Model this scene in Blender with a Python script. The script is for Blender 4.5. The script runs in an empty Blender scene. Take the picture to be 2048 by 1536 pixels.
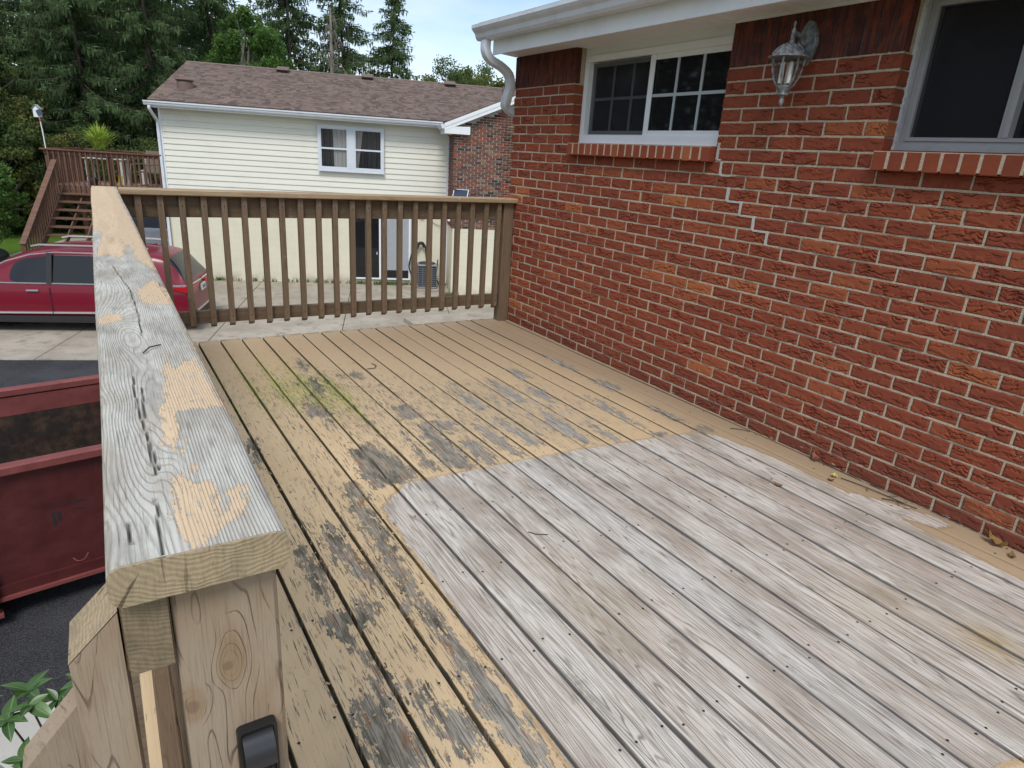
import bpy, math, random
import numpy as np
from mathutils import Vector, Matrix
random.seed(7)
RNG = np.random.default_rng(7)
SC = bpy.context.scene
COL = SC.collection
R = math.radians

# ------------------------------------------------------------------ camera
CAM = np.array([-2.9857, -1.4719, 1.3668]); YAW, PIT, ROL, FPX = 0.5673, -0.3338, 0.0647, 1302.53
def cam_axes():
    cy, sy, cp, sp = math.cos(YAW), math.sin(YAW), math.cos(PIT), math.sin(PIT)
    f = np.array([sy*cp, cy*cp, sp]); r = np.array([cy, -sy, 0.0]); u = np.cross(r, f)
    cr, sr = math.cos(ROL), math.sin(ROL)
    return r*cr+u*sr, u*cr-r*sr, f
_r, _u, _f = cam_axes()
cd = bpy.data.cameras.new('camera'); cam = bpy.data.objects.new('camera', cd); COL.objects.link(cam)
cam.matrix_world = Matrix(((_r[0], _u[0], -_f[0], CAM[0]), (_r[1], _u[1], -_f[1], CAM[1]), (_r[2], _u[2], -_f[2], CAM[2]), (0, 0, 0, 1)))
cd.sensor_width = 36.0; cd.lens = FPX/2048*36.0; cd.clip_start = 0.05; cd.clip_end = 2000
SC.camera = cam
def project(p):
    d = np.asarray(p, float)-CAM
    z = d @ _f
    return 1024+FPX*(d @ _r)/z, 768-FPX*(d @ _u)/z, z

# ------------------------------------------------------------------ light
SUN_EL, SUN_AZ = R(52), R(215)          # azimuth measured clockwise from +y
wd = bpy.data.worlds.new('World'); SC.world = wd; wd.use_nodes = True
wn, wl = wd.node_tree.nodes, wd.node_tree.links
wn.clear()
w_out = wn.new('ShaderNodeOutputWorld'); w_bg = wn.new('ShaderNodeBackground')
w_sky = wn.new('ShaderNodeTexSky'); w_sky.sky_type = 'NISHITA'; w_sky.sun_disc = False
w_sky.sun_elevation = SUN_EL; w_sky.sun_rotation = SUN_AZ; w_sky.air_density = 1.0; w_sky.dust_density = 0.6; w_sky.ozone_density = 1.3
w_tc = wn.new('ShaderNodeTexCoord'); w_map = wn.new('ShaderNodeMapping'); w_map.inputs['Scale'].default_value = (1.0, 1.0, 3.6)
w_map.inputs['Rotation'].default_value = (0.0, 0.12, 0.0)
w_n = wn.new('ShaderNodeTexNoise'); w_n.inputs['Scale'].default_value = 2.3; w_n.inputs['Detail'].default_value = 8; w_n.inputs['Roughness'].default_value = 0.56; w_n.inputs['Distortion'].default_value = 0.25
w_r = wn.new('ShaderNodeValToRGB'); w_r.color_ramp.elements[0].position = 0.34; w_r.color_ramp.elements[1].position = 0.66
w_r.color_ramp.elements[0].color = (0.10, 0.10, 0.10, 1); w_r.color_ramp.elements[1].color = (0.92, 0.92, 0.92, 1)
w_mix = wn.new('ShaderNodeMix'); w_mix.data_type = 'RGBA'
w_mix.inputs[7].default_value = (5.8, 6.4, 7.2, 1)
wl.new(w_tc.outputs['Generated'], w_map.inputs[0]); wl.new(w_map.outputs[0], w_n.inputs['Vector'])
wl.new(w_n.outputs[0], w_r.inputs[0]); wl.new(w_r.outputs[0], w_mix.inputs[0])
wl.new(w_sky.outputs[0], w_mix.inputs[6]); wl.new(w_mix.outputs[2], w_bg.inputs[0])
w_bg.inputs[1].default_value = 0.115
wl.new(w_bg.outputs[0], w_out.inputs[0])
sl = bpy.data.lights.new('sun', 'SUN'); sl.energy = 1.6; sl.angle = R(20); sl.color = (1.0, 0.96, 0.90)
so = bpy.data.objects.new('sun', sl); COL.objects.link(so)
sd = Vector((math.sin(SUN_AZ)*math.cos(SUN_EL), math.cos(SUN_AZ)*math.cos(SUN_EL), math.sin(SUN_EL)))
so.rotation_euler = sd.to_track_quat('Z', 'Y').to_euler(); so.location = (-8, -12, 20)
SC.view_settings.view_transform = 'Standard'; SC.view_settings.look = 'None'; SC.view_settings.gamma = 1.0
SC.view_settings.use_curve_mapping = False
SC.view_settings.exposure = 0.58
SC.render.engine = 'CYCLES'; SC.cycles.max_bounces = 5; SC.cycles.diffuse_bounces = 3; SC.cycles.glossy_bounces = 3; SC.cycles.transparent_max_bounces = 12
SC.cycles.use_denoising = True

# ------------------------------------------------------------------ node helper
class G:
    def __init__(s, name, rough=0.7, metal=0.0, col=None, spec=0.5):
        s.m = bpy.data.materials.new(name); s.m.use_nodes = True
        s.t = s.m.node_tree; s.b = s.t.nodes['Principled BSDF']
        s.b.inputs['Roughness'].default_value = rough; s.b.inputs['Metallic'].default_value = metal
        s.b.inputs['Specular IOR Level'].default_value = spec
        if col is not None: s.b.inputs['Base Color'].default_value = (*col, 1)
    def put(s, sock, v):
        if isinstance(v, bpy.types.NodeSocket): s.t.links.new(v, sock)
        elif isinstance(v, (tuple, list)):
            n = len(sock.default_value)
            sock.default_value = tuple(v)+(1,)*(n-len(v)) if len(v) < n else tuple(v)[:n]
        else:
            try: sock.default_value = v
            except TypeError: sock.default_value = (v,)*len(sock.default_value)
    def node(s, typ): return s.t.nodes.new(typ)
    def math(s, op, a, b=0.0, c=None, clamp=False):
        n = s.node('ShaderNodeMath'); n.operation = op; n.use_clamp = clamp
        s.put(n.inputs[0], a); s.put(n.inputs[1], b)
        if c is not None: s.put(n.inputs[2], c)
        return n.outputs[0]
    def mul(s, a, b): return s.math('MULTIPLY', a, b)
    def add(s, a, b): return s.math('ADD', a, b)
    def sub(s, a, b): return s.math('SUBTRACT', a, b)
    def mr(s, v, a, b, c=0.0, d=1.0, smooth=True):
        n = s.node('ShaderNodeMapRange'); n.interpolation_type = 'SMOOTHSTEP' if smooth else 'LINEAR'
        for i, x in enumerate((v, a, b, c, d)): s.put(n.inputs[i], x)
        return n.outputs[0]
    def mix(s, f, a, b, blend='MIX'):
        n = s.node('ShaderNodeMix'); n.data_type = 'RGBA'; n.blend_type = blend
        s.put(n.inputs[0], f); s.put(n.inputs[6], a); s.put(n.inputs[7], b)
        return n.outputs[2]
    def noise(s, vec, scale=1.0, detail=2.0, rough=0.5, dist=0.0):
        n = s.node('ShaderNodeTexNoise')
        s.put(n.inputs['Vector'], vec); s.put(n.inputs['Scale'], scale); s.put(n.inputs['Detail'], detail)
        s.put(n.inputs['Roughness'], rough); s.put(n.inputs['Distortion'], dist)
        return n.outputs[0]
    def voro(s, vec, scale=1.0, feat='F1'):
        n = s.node('ShaderNodeTexVoronoi'); n.feature = feat
        s.put(n.inputs['Vector'], vec); s.put(n.inputs['Scale'], scale)
        return n.outputs[0]
    def ramp(s, f, stops, const=False):
        n = s.node('ShaderNodeValToRGB'); e = n.color_ramp.elements
        if const: n.color_ramp.interpolation = 'CONSTANT'
        while len(e) < len(stops): e.new(0.5)
        for x, (p, c) in zip(e, stops): x.position = p; x.color = (*c, 1)
        s.put(n.inputs[0], f); return n.outputs[0]
    def pos(s): return s.node('ShaderNodeNewGeometry').outputs['Position']
    def obj(s): return s.node('ShaderNodeTexCoord').outputs['Object']
    def rnd(s): return s.node('ShaderNodeObjectInfo').outputs['Random']
    def attr(s, nm):
        n = s.node('ShaderNodeAttribute'); n.attribute_name = nm; return n.outputs['Fac']
    def xyz(s, v):
        n = s.node('ShaderNodeSeparateXYZ'); s.put(n.inputs[0], v); return n.outputs
    def comb(s, x, y, z):
        n = s.node('ShaderNodeCombineXYZ')
        for i, a in enumerate((x, y, z)): s.put(n.inputs[i], a)
        return n.outputs[0]
    def vm(s, op, a, b):
        n = s.node('ShaderNodeVectorMath'); n.operation = op; s.put(n.inputs[0], a); s.put(n.inputs[1], b); return n.outputs[0]
    def bump(s, h, strength=0.5, dist=0.002):
        n = s.node('ShaderNodeBump'); s.put(n.inputs['Strength'], strength); s.put(n.inputs['Distance'], dist); s.put(n.inputs['Height'], h)
        s.t.links.new(n.outputs[0], s.b.inputs['Normal'])
    def col(s, c): s.put(s.b.inputs['Base Color'], c)
    def set(s, nm, v): s.put(s.b.inputs[nm], v)

# ------------------------------------------------------------------ mesh helpers
def finish(me, mat=None, smooth=None):
    if mat is not None: me.materials.append(mat.m if isinstance(mat, G) else mat)
    if smooth is not None:
        me.polygons.foreach_set('use_smooth', [True]*len(me.polygons))
        me.set_sharp_from_angle(angle=R(smooth))
    me.update(); return me
def mesh_arrays(name, V, F, mat=None, smooth=None):
    """V (n,3); F (m,4) or (m,3) int array"""
    V = np.asarray(V, np.float32); F = np.asarray(F, np.int32)
    me = bpy.data.meshes.new(name)
    k = F.shape[1]
    me.vertices.add(len(V)); me.vertices.foreach_set('co', V.ravel())
    me.loops.add(F.size); me.loops.foreach_set('vertex_index', F.ravel())
    me.polygons.add(len(F)); me.polygons.foreach_set('loop_start', np.arange(0, F.size, k, dtype=np.int32))
    me.update(calc_edges=True); me.validate()
    return finish(me, mat, smooth)
def link(name, data, parent=None, loc=(0, 0, 0), rot=(0, 0, 0), scale=None):
    o = bpy.data.objects.new(name, data); COL.objects.link(o)
    o.location = loc; o.rotation_euler = rot
    if scale: o.scale = scale
    if parent is not None: o.parent = parent
    return o
def tag(o, label=None, cat=None, group=None, kind=None):
    if label: o['label'] = label
    if cat: o['category'] = cat
    if group: o['group'] = group
    if kind: o['kind'] = kind
    return o
def empty(name, label=None, cat=None, loc=(0, 0, 0), rz=0.0, group=None):
    o = link(name, None, None, loc, (0, 0, rz)); o.empty_display_size = 0.1
    return tag(o, label, cat, group)
def copy_tree(o, parent=None):
    c = o.copy(); COL.objects.link(c); c.parent = parent
    for ch in list(o.children): copy_tree(ch, c)
    return c

class MB:
    def __init__(s): s.v = []; s.f = []
    def quad(s, a, b, c, d):
        i = len(s.v); s.v += [tuple(a), tuple(b), tuple(c), tuple(d)]; s.f.append((i, i+1, i+2, i+3)); return s
    def poly(s, pts):
        i = len(s.v); s.v += [tuple(p) for p in pts]; s.f.append(tuple(range(i, i+len(pts)))); return s
    def box(s, x0, x1, y0, y1, z0, z1, ch=0.0):
        if ch <= 0:
            i = len(s.v)
            s.v += [(x0, y0, z0), (x1, y0, z0), (x1, y1, z0), (x0, y1, z0), (x0, y0, z1), (x1, y0, z1), (x1, y1, z1), (x0, y1, z1)]
            s.f += [(i, i+3, i+2, i+1), (i+4, i+5, i+6, i+7), (i, i+1, i+5, i+4), (i+1, i+2, i+6, i+5), (i+2, i+3, i+7, i+6), (i+3, i, i+4, i+7)]
            return s
        X, Y, Z = (x0, x1), (y0, y1), (z0, z1); sg = (1, -1)
        idx = {}
        for a in (0, 1):
            for b in (0, 1):
                for c in (0, 1):
                    for k in (0, 1, 2):
                        p = [X[a]+sg[a]*ch, Y[b]+sg[b]*ch, Z[c]+sg[c]*ch]
                        p[k] = (X[a], Y[b], Z[c])[k]
                        idx[(a, b, c, k)] = len(s.v); s.v.append(tuple(p))
        def q(keys): s.f.append(tuple(idx[k] for k in keys))
        q([(0, 0, 0, 0), (0, 0, 1, 0), (0, 1, 1, 0), (0, 1, 0, 0)]); q([(1, 0, 0, 0), (1, 1, 0, 0), (1, 1, 1, 0), (1, 0, 1, 0)])
        q([(0, 0, 0, 1), (1, 0, 0, 1), (1, 0, 1, 1), (0, 0, 1, 1)]); q([(0, 1, 0, 1), (0, 1, 1, 1), (1, 1, 1, 1), (1, 1, 0, 1)])
        q([(0, 0, 0, 2), (0, 1, 0, 2), (1, 1, 0, 2), (1, 0, 0, 2)]); q([(0, 0, 1, 2), (1, 0, 1, 2), (1, 1, 1, 2), (0, 1, 1, 2)])
        for a in (0, 1):
            for b in (0, 1):
                q([(a, b, 0, 0), (a, b, 1, 0), (a, b, 1, 1), (a, b, 0, 1)]); q([(a, 0, b, 0), (a, 1, b, 0), (a, 1, b, 2), (a, 0, b, 2)])
                q([(0, a, b, 1), (1, a, b, 1), (1, a, b, 2), (0, a, b, 2)])
                for c in (0, 1): q([(a, b, c, 0), (a, b, c, 1), (a, b, c, 2)])
        return s
    def beam(s, p, q, w, h, up=(0, 0, 1), ch=0.0):
        p, q = Vector(p), Vector(q); d = (q-p); L = d.length; d.normalize()
        x = d.cross(Vector(up)); x.normalize(); z = x.cross(d)
        t = MB().box(-w/2, w/2, 0, L, -h/2, h/2, ch); i = len(s.v)
        s.v += [tuple(p+x*a+d*b+z*c) for a, b, c in t.v]; s.f += [tuple(k+i for k in f) for f in t.f]
        return s
    def tube(s, path, rad, n=8, caps=True, sx=1.0):
        """path: points; rad: number or list"""
        P = [Vector(p) for p in path]; m = len(P); rr = rad if isinstance(rad, (list, tuple)) else [rad]*m
        i0 = len(s.v); ref = None
        for k in range(m):
            d = (P[min(k+1, m-1)]-P[max(k-1, 0)]); d.normalize()
            if ref is None:
                ref = Vector((0, 0, 1)) if abs(d.z) < 0.9 else Vector((1, 0, 0))
            x = d.cross(ref); x.normalize(); y = x.cross(d); y.normalize(); ref = y
            for j in range(n):
                a = 2*math.pi*j/n
                s.v.append(tuple(P[k]+x*math.cos(a)*rr[k]*sx+y*math.sin(a)*rr[k]))
        for k in range(m-1):
            for j in range(n):
                a, b = i0+k*n+j, i0+k*n+(j+1) % n
                s.f.append((a, b, b+n, a+n))
        if caps:
            s.f.append(tuple(i0+j for j in range(n))[::-1]); s.f.append(tuple(i0+(m-1)*n+j for j in range(n)))
        return s
    def lathe(s, prof, n=16, c=(0, 0, 0), caps=True):
        i0 = len(s.v); m = len(prof)
        for r, z in prof:
            for j in range(n):
                a = 2*math.pi*j/n; s.v.append((c[0]+r*math.cos(a), c[1]+r*math.sin(a), c[2]+z))
        for k in range(m-1):
            for j in range(n):
                a, b = i0+k*n+j, i0+k*n+(j+1) % n
                s.f.append((a, b, b+n, a+n))
        if caps:
            s.f.append(tuple(i0+j for j in range(n))[::-1]); s.f.append(tuple(i0+(m-1)*n+j for j in range(n)))
        return s
    def prism(s, pts, axis, a, b):
        """polygon extruded along axis: pts in the two other axes, in xyz order"""
        def P(p, t):
            l = list(p); l.insert(axis, t); return tuple(l)
        i = len(s.v); n = len(pts)
        s.v += [P(p, a) for p in pts]+[P(p, b) for p in pts]
        s.f.append(tuple(range(i, i+n))[::-1]); s.f.append(tuple(range(i+n, i+2*n)))
        for k in range(n): s.f.append((i+k, i+(k+1) % n, i+n+(k+1) % n, i+n+k))
        return s
    def xf(s, M):
        s.v = [tuple(M @ Vector(p)) for p in s.v]; return s
    def mesh(s, name, mat=None, smooth=None, fix=True):
        me = bpy.data.meshes.new(name); me.from_pydata(s.v, [], s.f)
        if fix:
            import bmesh
            bm = bmesh.new(); bm.from_mesh(me); bmesh.ops.recalc_face_normals(bm, faces=bm.faces); bm.to_mesh(me); bm.free()
        return finish(me, mat, smooth)
    def build(s, name, mat, parent=None, smooth=None, loc=(0, 0, 0), rot=(0, 0, 0)):
        return link(name, s.mesh(name, mat, smooth), parent, loc, rot)

# ------------------------------------------------------------------ numpy noise / geometry
def _h(ix, iy, seed):
    n = (ix.astype(np.int64)*374761393+iy.astype(np.int64)*668265263+seed*1442695041) & 0x7fffffff
    n = ((n ^ (n >> 13))*1274126177) & 0x7fffffff
    return ((n ^ (n >> 16)) & 0xffff)/65535.0
def vn(x, y, seed=0):
    x = np.asarray(x, float); y = np.asarray(y, float)
    x, y = np.broadcast_arrays(x, y)
    ix, iy = np.floor(x).astype(int), np.floor(y).astype(int); fx, fy = x-ix, y-iy
    fx = fx*fx*(3-2*fx); fy = fy*fy*(3-2*fy)
    a, b, c, d = _h(ix, iy, seed), _h(ix+1, iy, seed), _h(ix, iy+1, seed), _h(ix+1, iy+1, seed)
    return (a*(1-fx)+b*fx)*(1-fy)+(c*(1-fx)+d*fx)*fy
def seg_dist(px, py, a, b):
    ax, ay = a; bx, by = b; dx, dy = bx-ax, by-ay
    t = np.clip(((px-ax)*dx+(py-ay)*dy)/max(dx*dx+dy*dy, 1e-12), 0, 1)
    return np.hypot(px-ax-t*dx, py-ay-t*dy)
def poly_sd(px, py, poly):
    """signed distance, positive inside"""
    d = np.full(px.shape, 1e9); ins = np.zeros(px.shape, bool); n = len(poly)
    for i in range(n):
        a, b = poly[i], poly[(i+1) % n]
        d = np.minimum(d, seg_dist(px, py, a, b))
        c = ((a[1] > py) != (b[1] > py)) & (px < (b[0]-a[0])*(py-a[1])/((b[1]-a[1]) or 1e-9)+a[0])
        ins ^= c
    return np.where(ins, d, -d)
def add_attr(me, name, vals):
    a = me.attributes.new(name, 'FLOAT', 'POINT'); a.data.foreach_set('value', np.asarray(vals, np.float32))
def add_fattr(me, name, vals):
    a = me.attributes.new(name, 'FLOAT', 'FACE'); a.data.foreach_set('value', np.asarray(vals, np.float32))

# ------------------------------------------------------------------ materials of the deck
def wood_lines(g, x, y, off, fx=22.0, fy=1.4, k=13.0):
    n = g.noise(g.comb(g.add(g.mul(x, fx), off), g.mul(y, fy), g.mul(off, 0.37)), 1.0, 1.5, 0.4, 0.25)
    pp = g.math('PINGPONG', g.mul(n, k), 0.5)
    return g.mul(pp, 2.0)                                   # 0..1 triangle
def deck_material():
    g = G('painted_deck_wood', 0.82, spec=0.25)
    p = g.xyz(g.pos()); x, y = p[0], p[1]; r = g.rnd(); off = g.mul(r, 91.0)
    bare, patch, moss, tick = g.attr('bare'), g.attr('patch'), g.attr('moss'), g.attr('tick')
    ln = wood_lines(g, x, y, off, 20.0, 0.8, 17.0)
    line = g.mr(ln, 0.0, 0.42, 1.0, 0.0)
    fib = g.noise(g.comb(g.mul(x, 420.0), g.mul(y, 9.0), off), 1.0, 2.0, 0.6)
    blot = g.noise(g.comb(g.add(g.mul(x, 6.0), off), g.mul(y, 2.2), off), 1.0, 4.0, 0.6)
    blot2 = g.noise(g.comb(g.add(g.mul(x, 11.0), off), g.mul(y, 3.1), g.add(off, 7.0)), 1.0, 3.0, 0.6)
    # weathered grey-white boards
    c = g.ramp(blot, [(0.26, (0.35, 0.295, 0.235)), (0.42, (0.50, 0.45, 0.385)), (0.55, (0.65, 0.61, 0.545)), (0.74, (0.59, 0.515, 0.44))])
    c = g.mix(g.mr(blot2, 0.54, 0.74, 0.0, 0.50), c, (0.30, 0.275, 0.255))
    c = g.mix(g.mr(g.math('FRACT', g.mul(r, 7.31)), 0.3, 1.0, 0.0, 0.42), c, (0.50, 0.385, 0.315))
    c = g.mix(g.mr(g.math('FRACT', g.mul(r, 13.7)), 0.6, 1.0, 0.0, 0.20), c, (0.46, 0.465, 0.48))
    c = g.mix(g.mul(line, g.mr(blot2, 0.3, 0.7, 0.40, 0.92)), c, (0.20, 0.155, 0.12))
    c = g.mix(g.mr(fib, 0.50, 0.66, 0.0, 0.62), c, (0.23, 0.195, 0.16))
    fib2 = g.noise(g.comb(g.add(g.mul(x, 150.0), off), g.mul(y, 3.0), off), 1.0, 3.0, 0.6)
    c = g.mix(g.mr(fib2, 0.52, 0.66, 0.0, 0.55), c, (0.25, 0.205, 0.165))
    smut = g.noise(g.comb(g.add(g.mul(x, 16.0), off), g.mul(y, 6.0), 3.0), 1.0, 4.0, 0.7)
    c = g.mix(g.mr(smut, 0.56, 0.74, 0.0, 0.62), c, (0.19, 0.165, 0.12))
    yel = g.attr('stain')
    c = g.mix(g.mul(yel, g.mr(fib, 0.3, 0.7, 0.5, 1.0)), c, (0.34, 0.22, 0.05))
    c = g.mix(g.mul(g.attr('side'), 0.85), c, (0.125, 0.120, 0.120))  # grey wood sides, with gap shade painted in
    # bare grey wood where the paint came off
    b = g.ramp(g.noise(g.comb(g.mul(x, 30.0), g.mul(y, 7.0), off), 1.0, 4.0, 0.62), [(0.30, (0.060, 0.052, 0.036)), (0.43, (0.19, 0.165, 0.12)), (0.55, (0.34, 0.30, 0.235)), (0.66, (0.31, 0.175, 0.095))])
    lgt = g.attr('light')
    b = g.mix(g.mul(lgt, g.mr(fib, 0.3, 0.6, 1.0, 0.35)), b, (0.46, 0.45, 0.43))
    b = g.mix(g.mr(fib, 0.5, 0.66, 0.0, 0.7), b, (0.06, 0.05, 0.04))
    b = g.mix(g.mul(line, 0.4), b, (0.08, 0.07, 0.055))
    # paint
    pn = g.noise(g.comb(g.mul(x, 2.0), g.mul(y, 1.3), 0.0), 1.0, 4.0, 0.6)
    dirt = g.attr('dirt')
    pc = g.mix(g.mr(pn, 0.35, 0.65), (0.69, 0.515, 0.308), (0.62, 0.455, 0.265))
    pc = g.mix(dirt, pc, (0.315, 0.228, 0.148))
    pc = g.mix(g.mr(fib, 0.52, 0.75, 0.0, 0.28), pc, (0.22, 0.15, 0.085))
    pc = g.mix(g.mul(g.attr('side'), 0.93), pc, (0.035, 0.036, 0.022))  # grimy board sides, darkened in the colour for the shade in the gaps
    brd = g.mr(g.math('FRACT', g.mul(r, 5.77)), 0.0, 1.0, 0.0, 0.22, False)
    pc = g.mix(brd, pc, (0.36, 0.25, 0.15))
    # masks
    rag = g.sub(g.noise(g.comb(g.mul(x, 62.0), g.mul(y, 17.0), off), 1.0, 5.0, 0.68), 0.5)
    rag2 = g.sub(g.noise(g.comb(g.mul(x, 210.0), g.mul(y, 70.0), off), 1.0, 3.0, 0.6), 0.5)
    m1 = g.mr(g.add(bare, g.add(g.mul(rag, 0.20), g.mul(rag2, 0.06))), 0.0, 0.0018)
    tk = g.noise(g.comb(g.mul(x, 230.0), g.mul(y, 11.0), off), 1.0, 4.0, 0.62)
    thr = g.sub(0.765, g.mul(tick, 0.21))
    m2 = g.mr(g.sub(tk, thr), 0.0, 0.012)
    m3n = g.noise(g.comb(g.mul(x, 34.0), g.mul(y, 8.0), g.add(off, 5.0)), 1.0, 5.0, 0.66)
    m3a = g.mr(g.sub(m3n, g.sub(0.84, g.mul(tick, 0.235))), 0.0, 0.006)
    m4n = g.noise(g.comb(g.mul(x, 70.0), g.mul(y, 11.0), g.add(off, 2.0)), 1.0, 6.0, 0.74)
    m4 = g.mr(g.sub(m4n, g.sub(0.815, g.mul(tick, 0.19))), 0.0, 0.006)
    m3 = g.math('MAXIMUM', m3a, m4)
    pp_ = g.add(patch, g.add(g.mul(rag, 0.045), g.mul(rag2, 0.022)))
    mp = g.mr(pp_, 0.0, 0.003)
    peel = g.math('MAXIMUM', m1, g.math('MAXIMUM', m2, m3))
    edge = g.mul(g.mr(pp_, -0.016, -0.010), g.mr(pp_, -0.002, 0.0, 1.0, 0.0))
    pc = g.mix(g.mul(edge, 0.35), pc, (0.27, 0.16, 0.07))
    out = g.mix(peel, pc, b)
    mz = g.noise(g.comb(g.mul(x, 46.0), g.mul(y, 15.0), 1.0), 1.0, 6.0, 0.78)
    mm = g.mr(g.mul(g.add(0.74, g.mul(g.attr('rim'), 0.42)), g.add(g.mul(moss, 1.0), g.mul(g.sub(mz, 0.5), 2.8))), 0.40, 0.90)
    mm = g.mul(mm, g.mr(g.noise(g.comb(g.mul(x, 150.0), g.mul(y, 45.0), 3.0), 1.0, 5.0, 0.7), 0.36, 0.60, 0.25, 1.1))
    mc = g.noise(g.comb(g.mul(x, 18.0), g.mul(y, 7.0), 8.0), 1.0, 4.0, 0.65)
    mcol = g.ramp(mc, [(0.32, (0.10, 0.15, 0.030)), (0.48, (0.24, 0.285, 0.050)), (0.62, (0.36, 0.34, 0.085)), (0.75, (0.16, 0.18, 0.045))])
    out = g.mix(g.mul(mm, 0.72), out, g.mix(peel, mcol, (0.055, 0.085, 0.025)))
    out = g.mix(mp, out, c)
    g.col(out)
    paint_h = g.mul(g.sub(1.0, g.math('MAXIMUM', peel, mp)), 1.0)
    wood_h = g.mul(g.add(g.mul(line, -0.8), g.mul(fib, 0.7)), g.math('MAXIMUM', peel, g.math('MAXIMUM', mp, 0.15)))
    g.bump(g.add(paint_h, wood_h), 0.8, 0.0016)
    return g
def cap_material():
    g = G('weathered_cap_wood', 0.85, spec=0.2)
    p = g.xyz(g.pos()); x, y = p[0], p[1]
    warp = g.noise(g.comb(g.mul(x, 9.0), g.mul(y, 2.0), 3.1), 1.0, 2.0, 0.5)
    kn = g.attr('knot')
    n = g.noise(g.comb(g.add(g.mul(x, 7.0), g.mul(warp, 0.5)), g.mul(y, 1.5), 11.3), 1.0, 2.5, 0.5, 0.35)
    n = g.add(g.add(g.mul(n, 0.34), g.mul(x, 1.9)), g.mul(kn, 0.24))
    ln = g.mul(g.math('PINGPONG', g.mul(n, 82.0), 0.5), 2.0)
    ln2 = g.mul(g.math('PINGPONG', g.add(g.mul(x, 300.0), g.mul(warp, 5.0)), 0.5), 2.0)
    rm = g.mr(g.add(x, g.mul(g.sub(warp, 0.5), 0.05)), -2.952, -2.930)
    lw = g.mr(g.noise(g.comb(g.mul(x, 60.0), g.mul(y, 9.0), 4.0), 1.0, 3.0, 0.6), 0.3, 0.7, 0.30, 0.85)
    groove = g.add(g.mul(g.mr(ln, 0.0, lw, 1.0, 0.0), g.sub(1.0, rm)), g.mul(g.mr(ln2, 0.0, lw, 1.0, 0.0), rm))
    fib = g.noise(g.comb(g.mul(x, 520.0), g.mul(y, 14.0), 0.0), 1.0, 3.0, 0.6)
    blot = g.noise(g.comb(g.mul(x, 25.0), g.mul(y, 7.0), 0.0), 1.0, 4.0, 0.6)
    w = g.mix(g.mr(blot, 0.35, 0.65), (0.56, 0.54, 0.475), (0.43, 0.405, 0.345))
    w = g.mix(g.mul(groove, g.mr(blot, 0.3, 0.7, 0.25, 0.66)), w, g.mix(g.mr(blot, 0.40, 0.60), (0.21, 0.185, 0.155), (0.34, 0.265, 0.20)))
    gp2 = g.noise(g.comb(g.mul(x, 14.0), g.mul(y, 4.0), 6.0), 1.0, 5.0, 0.7)
    w = g.mix(g.mr(gp2, 0.50, 0.68, 0.0, 0.62), w, (0.25, 0.235, 0.21))
    w = g.mix(g.mr(fib, 0.50, 0.72, 0.0, 0.6), w, (0.13, 0.115, 0.10))
    w = g.mix(g.mul(g.attr('crack'), 0.7), w, (0.05, 0.043, 0.035))  # cracks darkened in the colour too, for the shade inside them
    pc = g.mix(g.mr(fib, 0.45, 0.8, 0.0, 0.35), (0.64, 0.475, 0.31), (0.50, 0.37, 0.24))
    rag = g.sub(g.noise(g.comb(g.mul(x, 160.0), g.mul(y, 60.0), 2.0), 1.0, 5.0, 0.66), 0.5)
    spk = g.noise(g.comb(g.mul(x, 190.0), g.mul(y, 50.0), 9.0), 1.0, 3.0, 0.6)
    rag3 = g.sub(g.noise(g.comb(g.mul(x, 70.0), g.mul(y, 16.0), 5.0), 1.0, 5.0, 0.7), 0.5)
    pd = g.add(g.attr('paint'), g.add(g.mul(rag, 0.024), g.add(g.mul(rag3, 0.042), g.mul(g.sub(groove, 0.5), -0.004))))
    m = g.mr(pd, 0.0, 0.0006)
    m = g.mul(m, g.mr(spk, 0.64, 0.655, 1.0, 0.0))
    tk_ = g.noise(g.comb(g.mul(x, 320.0), g.mul(y, 26.0), 1.0), 1.0, 3.0, 0.6); m = g.mul(m, g.mr(tk_, 0.63, 0.645, 1.0, 0.0))
    m = g.math('MAXIMUM', m, g.mul(g.mr(spk, 0.30, 0.29), g.mr(g.attr('paint'), -0.03, -0.012)))
    g.col(g.mix(m, w, pc))
    g.bump(g.add(g.mul(m, 1.1), g.add(g.mul(groove, -0.55), g.mul(fib, 0.5))), 0.9, 0.0016)
    return g
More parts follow.
